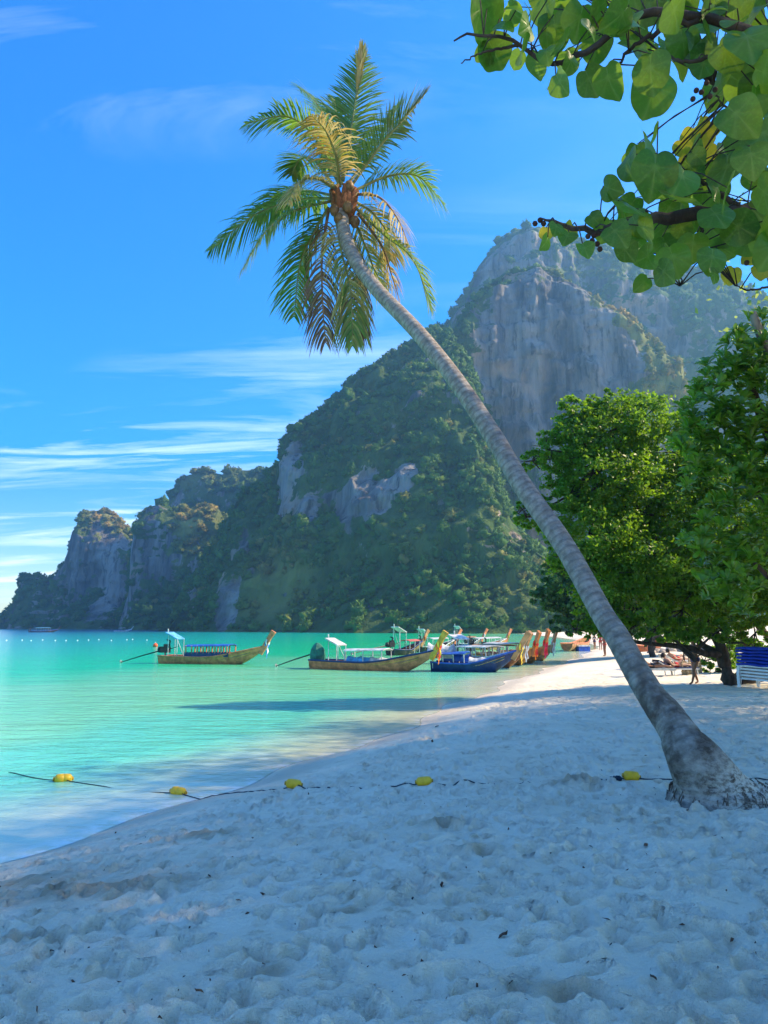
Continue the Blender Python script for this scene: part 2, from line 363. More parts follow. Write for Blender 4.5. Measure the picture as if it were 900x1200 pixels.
def hill(name, sil, d0, d1, prof, veg, rocks=(), dry_sun_zones=(), bare=(), amp=14, nu=260, nv=150, seed=0, tree=5.5, dens=1., label='', fseed=0):
    ae = []
    for px, py in sil:
        r = ray(px, py); ae.append((r[0]/r[1], r[2]/r[1]))
    ae = np.array(ae); a = np.linspace(ae[:, 0].min(), ae[:, 0].max(), nu)
    e = np.interp(a, np.maximum.accumulate(ae[:, 0]), ae[:, 1]); e = np.maximum(e, 0.)
    pxa = 450+F*a*cP
    D0 = np.interp(pxa, *zip(*d0)); D1 = np.interp(pxa, *zip(*d1)); H = CAMZ+e*D1
    edge = np.minimum(np.arange(nu), np.arange(nu)[::-1])/(nu*.04); edge = np.clip(edge, 0, 1)
    pt, pg, ph = zip(*prof); tt = np.linspace(0, 1, nv); g = np.interp(tt, pt, pg); h = np.interp(tt, pt, ph)
    nb = 26; g = np.concatenate([g, 1+np.linspace(.03, 1.1, nb)]); h = np.concatenate([h, 1-np.linspace(0, 1, nb)**1.6*1.02]); nr = len(g)
    Y = D0[None]+(D1-D0)[None]*g[:, None]; Z = -4+(H+4)[None]*h[:, None]*np.ones_like(Y); X = a[None]*Y
    P = np.stack([X, Y, Z], -1)
    w = np.clip(h*4, 0, 1)[:, None]*np.clip((1-np.abs(h-1)*0), 0, 1)[:, None]
    fade = np.where(np.arange(nr) >= nv-8, np.clip(np.abs(np.arange(nr)-nv+1)/8., .15, 1), 1.)[:, None]
    q = P*np.array([1, 1, .35])
    big = fbm(q/70+seed, 3, seed); rib = np.abs(fbm(q/26+seed*3, 4, seed+5)); fine = fbm(P*np.array([1, 1, .5])/9, 3, seed+9)
    led = fbm(P*np.array([.6, .6, 2.2])/30+21, 4, seed+23)
    disp = (-amp*1.4*big+amp*1.3*rib-amp*.35*fine-amp*.75*led-amp*.2)*w*fade
    P[..., 1] += disp; P[..., 0] += amp*.5*fbm(q/40+50+seed, 3, seed+13)*w*fade
    P[..., 2] += (amp*.25*fbm(P/30+9, 3, seed+17)+amp*.12*fine)*w*fade*(Z > 2)
    dPu = np.gradient(P, axis=1); dPv = np.gradient(P, axis=0); Nn = np.cross(dPu, dPv); Nn /= np.linalg.norm(Nn, axis=-1)[..., None]+1e-9
    Nn *= np.sign(-Nn[..., 1:2]+.001+2*(Nn[..., 2:3])); steep = 1-np.clip(np.abs(Nn[..., 2]), 0, 1)
    PX, PY = project(P)
    V = veg(PX, PY, steep, P)+.35*fbm(P/22, 3, seed+30)+.5*np.clip(fbm(P*np.array([1, 1, 1.8])/38+5, 3, seed+36)*2.2, -.3, 1)+.9*smooth(nv-9, nv-3, np.arange(nr))[:, None]
    rk = np.clip(.9+2.2*fbm(P*np.array([1, 1, .45])/13, 4, seed+55), .1, 1.5)
    for r_ in rocks: V = V-(r_[5] if len(r_) > 5 else 1.5)*rk*ellip(PX, PY, (r_[0], r_[1], r_[2]*1.25, r_[3]*1.25)+tuple(r_[4:5]))
    Dd = np.zeros_like(V)
    for r_ in dry_sun_zones: Dd = np.maximum(Dd, (r_[5] if len(r_) > 5 else 1)*ellip(PX, PY, r_))  # dry grass and brush zones, plus zones of painted sunlit gold
    Dd = np.clip(Dd*(.75+.8*fbm(P/14, 3, seed+41)), 0, 1)
    back = (np.arange(nr) > nv+10)[:, None]*np.ones_like(V)
    ii = (np.arange(nr-1)[:, None]*nu+np.arange(nu-1)[None]).ravel(); Fq = np.stack([ii, ii+1, ii+nu+1, ii+nu], 1)
    o = obj(name, mesh(name, P, Fq, M_rock, True, {'veg': np.clip(V, 0, 1), 'dry_and_sun_gold': Dd}), kind='structure')
    # forest on it
    vv = P.reshape(-1, 3); c4 = vv[Fq]; ar = .5*np.linalg.norm(np.cross(c4[:, 2]-c4[:, 0], c4[:, 3]-c4[:, 1]), axis=1)
    Vm = np.clip(V, 0, 1).ravel()[Fq].mean(1); bf = back.ravel()[Fq].max(1); zf = c4[:, :, 2].mean(1)
    pm = smooth(.42, .7, Vm)
    bx, by = project(c4.mean(1))
    for r_ in bare: pm = pm*(1-.93*ellip(bx, by, r_))
    n = rng.poisson(ar/(tree*tree*1.15)*pm*dens*(bf < .5)*(zf > .8))
    fi = np.repeat(np.arange(len(Fq)), n); m = len(fi); u = rng.random((m, 1)); v = rng.random((m, 1)); q4 = c4[fi]
    pos_ = (q4[:, 0]*(1-u)+q4[:, 1]*u)*(1-v)+(q4[:, 3]*(1-u)+q4[:, 2]*u)*v
    dr = Dd.ravel()[Fq[fi, 0]]; vs, fs, rs, ds = [], [], [], []; b0 = 0
    sz = tree*.62*rng.lognormal(-.30, .42, m); var = rng.integers(0, 6, m); ang = rng.random(m)*6.28
    sz = np.minimum(sz, tree*.85)*(.55+.45*np.clip(Vm[fi], 0, 1))
    for k in range(6):
        id_ = np.where(var == k)[0]
        if len(id_) == 0: continue
        bv, bfc = CV[k]; ca, sa = np.cos(ang[id_])[:, None], np.sin(ang[id_])[:, None]
        x = bv[None, :, 0]*ca-bv[None, :, 1]*sa; y = bv[None, :, 0]*sa+bv[None, :, 1]*ca; z = bv[None, :, 2]*rng.uniform(.8, 1.25, (len(id_), 1))+.30
        p = np.stack([x, y, z], -1)*sz[id_][:, None, None]+pos_[id_][:, None]
        vs.append(p.reshape(-1, 3)); fs.append((bfc[None]+b0+(np.arange(len(id_))*len(bv))[:, None, None]).reshape(-1, 3)); b0 += p.shape[0]*p.shape[1]
        rs.append(np.repeat(rng.random(len(id_)), len(bv))*.75+.25*rng.random(len(id_)*len(bv))); ds.append(np.repeat(np.clip(dr[id_]*rng.uniform(.5, 1.3, len(id_))+(rng.random(len(id_)) < .05)*.4, 0, 1), len(bv)))
    if vs:
        obj('hillside_forest', mesh('hillside_forest', np.concatenate(vs), np.concatenate(fs), M_forest, False, {'rnd': np.concatenate(rs), 'dry_and_sun_gold': np.concatenate(ds)}), kind='stuff', label=label, category='forest')
    return o
P_slope = [(0, 0, 0), (.15, .10, .10), (.5, .5, .47), (.8, .82, .85), (1, 1, 1)]
P_cliff = [(0, 0, 0), (.18, .42, .17), (.30, .58, .30), (.45, .64, .55), (.75, .76, .86), (.9, .88, .96), (1, 1, 1)]
P_mix = [(0, 0, 0), (.2, .25, .16), (.4, .42, .42), (.7, .7, .80), (.9, .9, .96), (1, 1, 1)]
# far pair of outcrops
hill('headland', [(-30, 735), (0, 733), (5, 722), (18, 712), (22, 684), (28, 676), (50, 675), (58, 683), (72, 668), (80, 660), (86, 630), (95, 608), (108, 599), (120, 597), (135, 606), (150, 628), (160, 645), (168, 662), (172, 700), (185, 740)], [(0, 560), (185, 520)], [(0, 640), (185, 610)], P_cliff,
     lambda x, y, s, p: .95-.95*smooth(.45, .8, s), [(112, 668, 34, 48, 0, .9), (108, 635, 5, 30, 8, 1.6)], [(125, 612, 26, 22), (161, 668, 13, 26)], amp=11, nu=220, nv=130, seed=3, tree=5.2, dens=1.1, label='dark scrub and trees on the far left headland')  # golden zones paint sunlight on the headland's top and right side
hill('outcrop', [(140, 735), (152, 690), (155, 640), (165, 607), (175, 594), (188, 591), (200, 596), (216, 597), (232, 592), (252, 594), (264, 612), (274, 655), (300, 735)], [(150, 455), (300, 425)], [(150, 520), (300, 500)], P_cliff,
     lambda x, y, s, p: 1.0-.8*smooth(.5, .85, s), [(180, 640, 15, 40, 0, .6)], [(232, 622, 28, 32, 0, 1.1), (205, 655, 10, 10, 0, .4)], amp=9, nu=180, nv=120, seed=11, tree=5.5, dens=1.1, label='brush on the outcrop with the dry brown flank')  # brown brush on the flank, with sunlit gold painted in
hill('hilltop', [(180, 700), (196, 596), (203, 577), (215, 558), (240, 552), (260, 556), (275, 551), (300, 551), (318, 556), (345, 562), (400, 640), (430, 735)], [(180, 560), (430, 540)], [(180, 640), (430, 640)], P_slope,
     lambda x, y, s, p: 1.15-.3*smooth(.7, .95, s), [(205, 585, 10, 22, 0, .9)], [(240, 560, 60, 14, 0, .35)], amp=8, nu=180, nv=100, seed=17, tree=7, dens=1.2, label='rounded forest canopy on the hill behind the outcrop')
# main forested slope
hill('slope', [(185, 742), (200, 735), (212, 715), (220, 690), (235, 668), (250, 642), (268, 606), (288, 580), (312, 562), (326, 548), (334, 515), (350, 497), (366, 484), (376, 484), (390, 473), (420, 444), (450, 424), (480, 404), (510, 380), (530, 388), (550, 440), (570, 520), (590, 590), (615, 640), (660, 672), (720, 702), (800, 725), (900, 735)],
     [(200, 330), (400, 270), (600, 240), (900, 260)], [(200, 390), (330, 400), (520, 430), (620, 330), (900, 310)], P_mix,
     lambda x, y, s, p: 1.12-.35*smooth(.62, .93, s), [(432, 580, 20, 30, 10, 1.5), (475, 552, 12, 18, 0, 1.5), (340, 565, 13, 44, 8, 1.2), (404, 602, 9, 16, 0, 1.3), (378, 585, 12, 16, 0, .9), (265, 700, 12, 38, 5, 1.6), (290, 640, 8, 26, 0, .9), (360, 600, 8, 20, 0, .9), (225, 700, 8, 20, 0, .8)],
     [(322, 692, 48, 42, -35, .75), (335, 640, 30, 26, 0, .35), (600, 700, 26, 26, 0, .3), (480, 640, 30, 20, 0, .2)], [(318, 695, 36, 34, -35)], amp=13, nu=420, nv=210, seed=23, tree=4.4, dens=1.15, label='dense green forest covering the slope below the big cliff')
# great pillar and the mountain behind it
hill('cliff', [(500, 735), (520, 520), (535, 385), (548, 358), (566, 338), (590, 320), (630, 317), (655, 323), (690, 345), (725, 370), (752, 396), (772, 412), (788, 430), (797, 470), (803, 540), (808, 640), (815, 735)], [(500, 395), (815, 380)], [(500, 440), (650, 450), (815, 440)],
     [(0, 0, 0), (.12, .35, .14), (.2, .5, .22), (.6, .62, .72), (.9, .72, .95), (1, 1, 1)],
     lambda x, y, s, p: .55*smooth(600, 690, y)+.50+.75*smooth(30, -25, x-(540+.36*(y-400)))+.55*smooth(.35, .05, s)+.9*np.maximum(ellip(x, y, (770, 425, 22, 60, -18)), ellip(x, y, (725, 365, 50, 16, 32)))-.45*ellip(x, y, (680, 440, 90, 120)), [(625, 520, 45, 130, 0, .8), (700, 420, 60, 80, 0, .5)], [(768, 425, 34, 75, -18, .85), (722, 362, 70, 22, 32, .8), (660, 327, 30, 14, 0, .6)], amp=12, nu=300, nv=220, seed=31, tree=4.0, dens=1.0, label='sunlit scrub clinging to the great cliff pillar')  # golden zones paint the sunlit edge along the right ridge
hill('mountain', [(480, 735), (505, 420), (528, 372), (545, 342), (560, 312), (580, 288), (600, 273), (615, 267), (640, 272), (690, 286), (760, 300), (830, 318), (900, 345), (1000, 380), (1150, 470), (1300, 640), (1380, 735)], [(480, 540), (1380, 480)], [(480, 600), (700, 640), (1380, 640)], P_cliff,
     lambda x, y, s, p: .95-.5*smooth(.55, .9, s)-.2*ellip(x, y, (585, 340, 40, 60)), [(590, 340, 45, 80, 0, .5), (775, 395, 25, 40, 0, .7)], [(690, 310, 60, 20, 0, .4)], amp=16, nu=320, nv=150, seed=43, tree=6.5, dens=.9, label='hazy forest on the mountain behind the cliff pillar')

# ------------------------------------------------------------------ coconut palm
def m_palm():
    t = MT('palm_bark'); pos = t.n('ShaderNodeTexCoord').outputs['Object']; al = t.attr('along')
    nz = t.noise(9, 7, .65, vec=pos); lo = t.ramp(al, 1.0, 3.0, 1, 0)
    c = t.mix(t.ramp(nz, .3, .72), (.20, .175, .15), (.40, .36, .31))
    c = t.mix(t.math('MULTIPLY', lo, t.ramp(t.noise(3.5, 6, .6, vec=pos), .38, .62)), c, (.085, .062, .048))
    wv = t.n('ShaderNodeTexWave'); wv.bands_direction = 'X'; wv.inputs['Scale'].default_value = 2.9; wv.inputs['Distortion'].default_value = 2.2; wv.inputs['Detail'].default_value = 3
    cb = t.n('ShaderNodeCombineXYZ'); t.l(al, cb.inputs[0]); t.l(nz, cb.inputs[1]); t.l(cb.outputs[0], wv.inputs['Vector'])
    c = t.mix(t.ramp(wv.outputs[1], .62, .95, 0, .3), c, (.08, .07, .062))
    sep = t.n('ShaderNodeSeparateXYZ'); t.l(pos, sep.inputs[0])
    sd = t.math('MULTIPLY', t.attr('dust'), t.ramp(t.noise(26, 6, .75, vec=pos, stretch=(.6, .6, 1)), .40, .58)); c = t.mix(sd, c, (.60, .56, .48))
    hb = t.math('ADD', nz, t.math('MULTIPLY', wv.outputs[1], .25))
    return t.done(t.bsdf(c, .9, t.bump(hb, .8, .03), .15))
M_palm = m_palm()
base = onsand(845, 938); YB = base[1]; YT = 14.0
tp = [(836, 918, 40, 0), (816, 891, 31, .0), (802, 872, 24.5, .02), (793, 856, 20.5, .04), (758, 807, 15.6, .10), (725, 749, 14.2, .17), (705, 718, 13.2, .21), (661, 639, 12.3, .31), (611, 567, 11.6, .41), (578, 511, 11., .49), (533, 444, 10., .59), (489, 389, 8.9, .69), (444, 342, 8.0, .79), (418, 308, 7.6, .87), (404, 276, 7.6, .94), (399, 244, 7.6, 1.)]
ctr = [np.array([base[0]+.10, base[1]+.10, base[2]-.25])]; rad = [.66]
ctr.append(np.array([base[0]+.07, base[1]+.05, base[2]+.02])); rad.append(.52)
for px, py, rp, u in tp:
    Y = YB+(YT-YB)*u; p = atY(px, py, Y); ctr.append(p); rad.append(rp*math.hypot(p[1], p[2]-CAMZ)/F)
ctr = spline(ctr, 420); rad = spline(np.array(rad)[:, None], 420)[:, 0]
acc = np.concatenate([[0], np.cumsum(np.linalg.norm(np.diff(ctr, axis=0), axis=1))])
palm = thing('palm_tree', 'tall leaning coconut palm with grey ringed trunk on the sand', 'palm', tuple(base))
nk = 30; V = []; al = []; du = []
for i in range(420):
    tg = ctr[min(i+2, 419)]-ctr[max(i-2, 0)]; tg /= np.linalg.norm(tg); wv = smooth(.2, 1.3, acc[i])
    nz_ = np.array([0, 0, 1])*(1-wv)+tg*wv; nz_ /= np.linalg.norm(nz_)
    e1 = np.array([1, 0, 0])-nz_*nz_[0]; e1 /= np.linalg.norm(e1); e2 = np.cross(nz_, e1)
    for k in range(nk):
        w = 2*math.pi*k/nk; d = math.cos(w)*e1+math.sin(w)*e2
        ring = .008*math.sin(acc[i]*2*math.pi/.115+1.1*math.sin(w+acc[i])) if acc[i] > .9 else 0
        lump = .10*float(fbm(np.array([[d[0]*1.6, d[1]*1.6, acc[i]*2.2]]), 2, 3)[0])*(1-smooth(.8, 2.6, acc[i]))
        rt = .10*abs(math.sin(w*5.5+acc[i]*2))*(1-smooth(.1, .9, acc[i])); bump_ = .13*math.exp(-((acc[i]-1.33)/.13)**2)*max(0, math.cos(w-.2))
        V.append(ctr[i]+d*rad[i]*(1+ring+lump+rt+bump_)-base); al.append(acc[i]); du.append(max(smooth(.95, .45, acc[i])*smooth(.10, .28, acc[i])*(.25+.75*max(0, math.cos(w+.75))), .5*smooth(.35, .15, acc[i])))
ii = np.array([(i*nk+k, i*nk+(k+1) % nk, (i+1)*nk+(k+1) % nk, (i+1)*nk+k) for i in range(419) for k in range(nk)])
obj('trunk', mesh('trunk', V, ii, M_palm, True, {'along': al, 'dust': du}), palm)
M_root = barkmat('root_fibre', (.07, .05, .04), (.26, .22, .18), 12)
mb = MB()
for k in range(170):
    w = rng.uniform(0, 6.28); r0 = .50+rng.uniform(-.06, .03); z0 = rng.uniform(.03, .16); l = rng.uniform(.02, .12)
    d = np.array([math.cos(w), math.sin(w), 0]); c0 = np.array([.07, .05, 0]); p0 = c0+d*(r0-z0*.42)+np.array([0, 0, z0])
    gz = float(sandz(base[0]+c0[0]+d[0]*r0, base[1]+c0[1]+d[1]*r0))-base[2]
    mb.tube([p0, p0*.5+.5*(c0+d*(r0+.05))+np.array([0, 0, .04]), c0+d*(r0+l*.5)+np.array([rng.normal()*.03, rng.normal()*.03, gz-.05])], [.007, .006, .003], 5)
mb.build('roots', M_root, palm, kind='stuff')
t = MT('palm_leaf'); rn = t.attr('rnd'); yl = t.attr('yellow')
c = t.mix(rn, (.035, .11, .022), (.10, .19, .03)); tr_ = t.mix(rn, (.16, .34, .02), (.32, .48, .04))
yc = t.mix(rn, (.46, .30, .05), (.62, .50, .20)); bc = t.mix(rn, (.13, .062, .035), (.26, .15, .085))
c = t.mix(t.ramp(yl, .15, .55), c, yc); c = t.mix(t.ramp(yl, .65, .9), c, bc); tr_ = t.mix(t.ramp(yl, .15, .55), tr_, yc); tr_ = t.mix(t.ramp(yl, .65, .9), tr_, bc)
b = t.bsdf(c, .38, None, .45); tl = t.n('ShaderNodeBsdfTranslucent'); t.l(tr_, tl.inputs[0]); mx = t.n('ShaderNodeMixShader'); mx.inputs[0].default_value = .42
t.l(b, mx.inputs[1]); t.l(tl.outputs[0], mx.inputs[2]); M_pleaf = t.done(mx.outputs[0])
M_rach = simple('frond_stem', (.20, .21, .07), .6, .3, 5); M_rdry = simple('dry_frond_stem', (.22, .13, .07), .8, .3, 5)
CR = 310/900.
def frond(pts, dys, yel, ll=.62, gap=.029, fold=0., hang=.55, thin=1., tipy=None):
    q = [atY(230+CR*x, 50+CR*y, YT+d) for (x, y), d in zip(pts, dys)]
    Ls = sum(np.linalg.norm(np.array(q[i+1])-q[i]) for i in range(len(q)-1)); n = max(16, int(Ls/gap)); C = spline(q, n)
    V, Fc, rn_, ye = [], [], [], []
    for i in range(int(n*.10), n):
        u = i/(n-1); tg = C[min(i+1, n-1)]-C[max(i-1, 0)]; tg /= np.linalg.norm(tg)
        up = np.array([0, 0, 1.])-tg*tg[2]
        if np.linalg.norm(up) < .25: up = np.array([0, -1., 0])-tg*tg[1]*-1
        up /= np.linalg.norm(up); sd = np.cross(tg, up)
        Lf = 1.3*ll*(.30+.70*math.sin(math.pi*min(1, .12+u*.80))**.8)*(1-.55*max(0, u-.8)/.2)
        for sg in (-1, 1):
            if rng.random() > thin: continue
            l = Lf*rng.uniform(.8, 1.12); fw = .45+.5*u; d0 = sd*sg*(1-fold)+tg*(fw+fold*1.3)+up*(.30-.1*u)+rng.normal(size=3)*.10; d0 /= np.linalg.norm(d0)
            dr = hang*rng.uniform(.7, 1.35)*(1-fold*.8); p = C[i]; wd = .019*rng.uniform(.8, 1.2)*(1.25 if fold else 1)
            wv_ = np.cross(d0, up); wv_ = wv_/(np.linalg.norm(wv_)+1e-6); b = len(V); rr = rng.random()
            y_ = np.clip(yel+(0 if tipy is None else (tipy-yel)*u)+rng.normal()*.07, 0, 1)
            for k in range(5):
                s_ = k/4; pp = p+d0*l*s_*(1-.12*dr*s_)+np.array([0, 0, -1])*l*dr*.62*s_**1.9; w_ = wd*(.55+1.4*s_-1.85*s_*s_) if k < 4 else .001
                V += [pp+wv_*max(w_, .001), pp-wv_*max(w_, .001)]; rn_ += [rr]*2; ye += [np.clip(y_+.18*max(0, s_-.7), 0, 1)]*2
                if k: Fc.append((b+2*k-2, b+2*k-1, b+2*k+1, b+2*k))
    o = obj('frond', mesh('frond', np.array(V)-base, np.array(Fc), M_pleaf, True, {'rnd': rn_, 'yellow': ye}), palm)
    m2 = MB().tube(list(C-base), list(np.linspace(.032, .006, n)), 6); m2.build('rachis', M_rdry if yel > .6 else M_rach, o, True)
C0 = (500, 520)
FR = [([(485, 480), (410, 330), (310, 252), (170, 275)], [0, -.2, -.4, -.8], .05, dict()),
 ([(480, 470), (455, 300), (400, 195), (345, 150)], [0, .5, .9, 1.2], .14, dict()),
 ([(500, 470), (520, 340), (540, 210), (563, 40)], [0, .1, .2, .3], .06, dict(ll=.62, tipy=.25, hang=.35)),
 ([(545, 190), (553, 110), (563, 38)], [.2, .25, .3], .42, dict(ll=.5, fold=.8, gap=.03, hang=.1)),
 ([(525, 490), (630, 345), (705, 262), (772, 182)], [0, -.2, -.3, -.2], .10, dict(hang=.3, tipy=.30)),
 ([(690, 275), (735, 225), (776, 178)], [-.3, -.25, -.2], .33, dict(ll=.45, fold=.8, gap=.03, hang=.1)),
 ([(535, 505), (650, 455), (755, 455), (842, 550)], [0, .2, .3, .2], .07, dict()),
 ([(530, 515), (620, 525), (685, 600), (722, 690)], [0, -.4, -.7, -.8], .62, dict(ll=.42, thin=.6, hang=1.1)),
 ([(535, 555), (640, 655), (735, 735), (803, 905)], [0, -.3, -.5, -.5], .30, dict(tipy=.2)),
 ([(475, 530), (350, 535), (200, 585), (48, 705)], [0, .3, .5, .6], .03, dict(hang=.9)),
 ([(455, 540), (335, 572), (235, 645), (155, 775)], [0, -.5, -.9, -1.1], .10, dict(hang=.8, tipy=.2)),
 ([(480, 505), (410, 462), (345, 478), (312, 545)], [0, -.6, -.9, -1.1], .42, dict(ll=.4, hang=.9)),
 ([(490, 490), (475, 385), (440, 300), (395, 250)], [0, -.6, -1.0, -1.3], .50, dict(ll=.7, hang=1.2)),
 ([(450, 560), (392, 660), (352, 760), (333, 930)], [0, .1, .2, .2], .08, dict(hang=.8, tipy=.22)),
 ([(450, 570), (428, 720), (430, 880), (440, 1020)], [0, -.3, -.4, -.4], .88, dict(ll=.45, thin=.65, hang=1.4)),
 ([(480, 590), (492, 700), (525, 850), (532, 1030)], [0, -.5, -.7, -.7], .55, dict(ll=.5, thin=.8, hang=1.3, tipy=.2)),
 ([(505, 600), (540, 740), (547, 890), (550, 1010)], [0, -.2, -.2, -.2], .90, dict(ll=.4, thin=.6, hang=1.5)),
 ([(530, 590), (570, 680), (605, 770), (640, 830)], [0, .3, .5, .6], .40, dict(ll=.45, thin=.8, hang=1.2)),
 ([(470, 490), (400, 400), (350, 400), (325, 450)], [0, .7, 1.1, 1.3], .10, dict(ll=.5)),
 ([(520, 475), (590, 385), (640, 300), (680, 215)], [0, .6, 1.0, 1.2], .08, dict(hang=.3)),
 ([(550, 580), (630, 690), (665, 790), (690, 870)], [0, .2, .3, .3], .7, dict(ll=.4, thin=.55, hang=1.3)),
 ([(495, 480), (500, 380), (480, 280), (470, 190)], [0, .5, .8, 1.0], .08, dict(hang=.4)),
 ([(540, 540), (600, 580), (650, 650), (660, 740)], [0, .5, .7, .8], .45, dict(ll=.5, hang=1.0)),
 ([(465, 520), (380, 505), (280, 520), (215, 600)], [0, .9, 1.3, 1.5], .05, dict(hang=.9))]
for pts, dys, yl_, kw in FR: frond(pts, dys, yl_, **kw)
M_sheath = simple('leaf_sheath', (.24, .10, .045), .9, .4, 14, .6)
mb = MB()
for k in range(14):
    w = k*2.4; c_ = atY(403, 238, YT)-base; d = np.array([math.cos(w), math.sin(w), 0])
    mb.tube([c_+d*.10+np.array([0, 0, -.35]), c_+d*.17+np.array([0, 0, -.05]), c_+d*.27+np.array([0, 0, .25])], [.09, .085, .03], 6)
mb.build('crown_shaft', M_sheath, palm, True)
M_nut = simple('young_coconut', (.17, .10, .04), .5, .4, 8)
for k, (x, y, d) in enumerate([(515, 560, -.25), (540, 610, -.2), (485, 600, -.28), (520, 490, -.2), (470, 570, -.2)]):
    c_ = atY(230+CR*x, 50+CR*y, YT+d)-base
    MB().lathe(c_, [(.005, -.12), (.06, -.10), (.095, -.03), (.098, .03), (.06, .10), (.005, .13)], n=10).build('coconut', M_nut, palm, True)

# ------------------------------------------------------------------ broad-leaved trees on the right
M_bark = barkmat('dark_bark', (.028, .022, .018), (.10, .08, .062)); M_bark2 = barkmat('grey_bark', (.12, .10, .085), (.30, .26, .21))
M_leafA = leafmat('fine_leaf', (.035, .13, .008), (.10, .22, .014), (.30, .54, .02), .48)
M_leafB = leafmat('dark_leaf', (.02, .08, .02), (.05, .13, .025), (.14, .30, .03), .38)
M_leafC = leafmat('fleshy_leaf', (.06, .18, .014), (.13, .27, .02), (.32, .54, .03), .36, .32, .5)
M_leafG = leafmat('grove_fill_leaf', (.08, .17, .03), (.13, .24, .04), (.46, .62, .16), .6)  # translucency raised above real leaves so unseen crowns fill the sand with light
def leaf_cloud(blobs, n, size, aspect=.55, flat=.55, shell=.55, spread=(.10, .24)):
    """leaf-shaped faces (two quads with a fold) gathered in sprays through every blob"""
    w = np.array([b[1]**2*(b[2] if len(b) > 2 else 1) for b in blobs]); w = w/w.sum(); V = []; Rn = []
    for (b, wi) in zip(blobs, w):
        c, r = np.array(b[0]), b[1]; m = int(n*wi); ns = max(4, int(m/38))
        d = rng.normal(size=(ns, 3)); d /= np.linalg.norm(d, axis=1)[:, None]; rr = r*(shell+(1.12-shell)*rng.random((ns, 1))**.7)*(.72+.5*vnoise(d*2.2+c, 5))[:, None]
        sc_ = c+d*rr*np.array([1, 1, .88]); id_ = rng.integers(0, ns, m); sr = r*rng.uniform(*spread, ns)
        g = rng.normal(size=(m, 3)); g[:, 2] *= .55; P = sc_[id_]+g*sr[id_][:, None]*.62
        out_ = d[id_]*.5+rng.normal(size=(m, 3))*.65+np.array([0, 0, flat]); out_ /= np.linalg.norm(out_, axis=1)[:, None]
        a = np.cross(out_, rng.normal(size=(m, 3))); a /= np.linalg.norm(a, axis=1)[:, None]; bb = np.cross(out_, a)
        s_ = size*rng.uniform(.65, 1.25, (m, 1)); A = a*s_; B = bb*s_*aspect; U = out_*s_*.12
        V.append(np.stack([P-A, P-A*.1-B+U, P+A*.2, P-A*.1+B+U, P+A-U], 1)); Rn.append(np.clip(np.repeat(np.clip(rng.random(ns)[id_]*.7+.3*rng.random(m), 0, 1), 5), 0, 1))
    V = np.concatenate(V).reshape(-1, 3); k = np.arange(len(V)//5)[:, None]*5
    Fc = np.concatenate([k+np.array([[0, 1, 2]]), k+np.array([[1, 4, 2]]), k+np.array([[0, 2, 3]]), k+np.array([[2, 4, 3]])])
    return V, Fc, np.concatenate(Rn)
def tree(name, label, cat, base, limbs, blobs, n, size, mleaf, mbark, group=None, aspect=.55, flat=.55, twigs=True, shell=.55, spread=(.10, .24)):
    o = thing(name, label, cat, tuple(base), group=group); b = np.array(base)
    for k, (pts, r0, r1) in enumerate(limbs):
        C = spline(pts, 14); C = C+np.concatenate([np.zeros((1, 3)), rng.normal(size=(12, 3))*r0*.18, np.zeros((1, 3))])
        MB().tube(list(C-b), list(np.linspace(r0, r1, 14)*(1+.12*rng.normal(size=14))), 9).build('trunk' if k == 0 else 'limb', mbark, o, True)
    if twigs:
        mb = MB(); ends = np.concatenate([spline(p, 10) for p, _, _ in limbs])
        for bl in blobs:
            c = np.array(bl[0]); e = ends[np.argmin(np.linalg.norm(ends-c, axis=1))]
            md = (e+c)/2+rng.normal(size=3)*bl[1]*.2; mb.tube([q-b for q in spline([e, md, c], 7)], list(np.linspace(.06, .025, 7)), 6)
            for _ in range(5):
                d = rng.normal(size=3); d /= np.linalg.norm(d); mb.tube([c-b, c+d*bl[1]*.5+rng.normal(size=3)*.1-b, c+d*bl[1]*.95-b], [.03, .02, .008], 5)
        mb.build('branches', mbark, o, True, kind='stuff')
    V, Fc, rn = leaf_cloud(blobs, n, size, aspect, flat, shell, spread)
    obj('crown', mesh('crown', V-b, Fc, mleaf, False, {'rnd': rn}), o, kind='stuff')
    return o
def pxblobs(lst): return [(atY(x, y, Y), r*Y/F*1.02)+((w,) if w else ()) for x, y, r, Y, w in [(q+(None,))[:5] for q in lst]]
# fine-leaved tree
tb = onsand(858, 803); YL = tb[1]
def A(px, py, dy=0): return atY(px, py, YL+dy)
limbs = [([tb-np.array([0, 0, .3]), tb+np.array([-.1, 0, .35]), A(848, 775, .1), A(843, 752, .2), A(825, 715, .3)], .27, .15),
         ([A(846, 768, .1), A(825, 765, -.3), A(795, 757, -.5), A(745, 752, -.8), A(700, 735, -1)], .13, .05),
         ([A(843, 752, .2), A(800, 690, 0), A(750, 600, -.5), A(715, 540, -.8)], .20, .05),
         ([A(862, 795, .2), A(885, 770, .6), A(862, 735, .8), A(835, 690, 1.)], .16, .08),
         ([A(868, 798, .3), A(905, 790, .8), A(920, 760, 1.2), A(885, 732, 1.4), A(860, 680, 1.5)], .17, .08),
         ([A(846, 768, .1), A(818, 752, .6), A(822, 730, .8), A(790, 700, 1)], .14, .05),
         ([A(795, 757, -.5), A(815, 775, -.6), A(806, 762, -.6), A(780, 742, -.7)], .07, .04)]
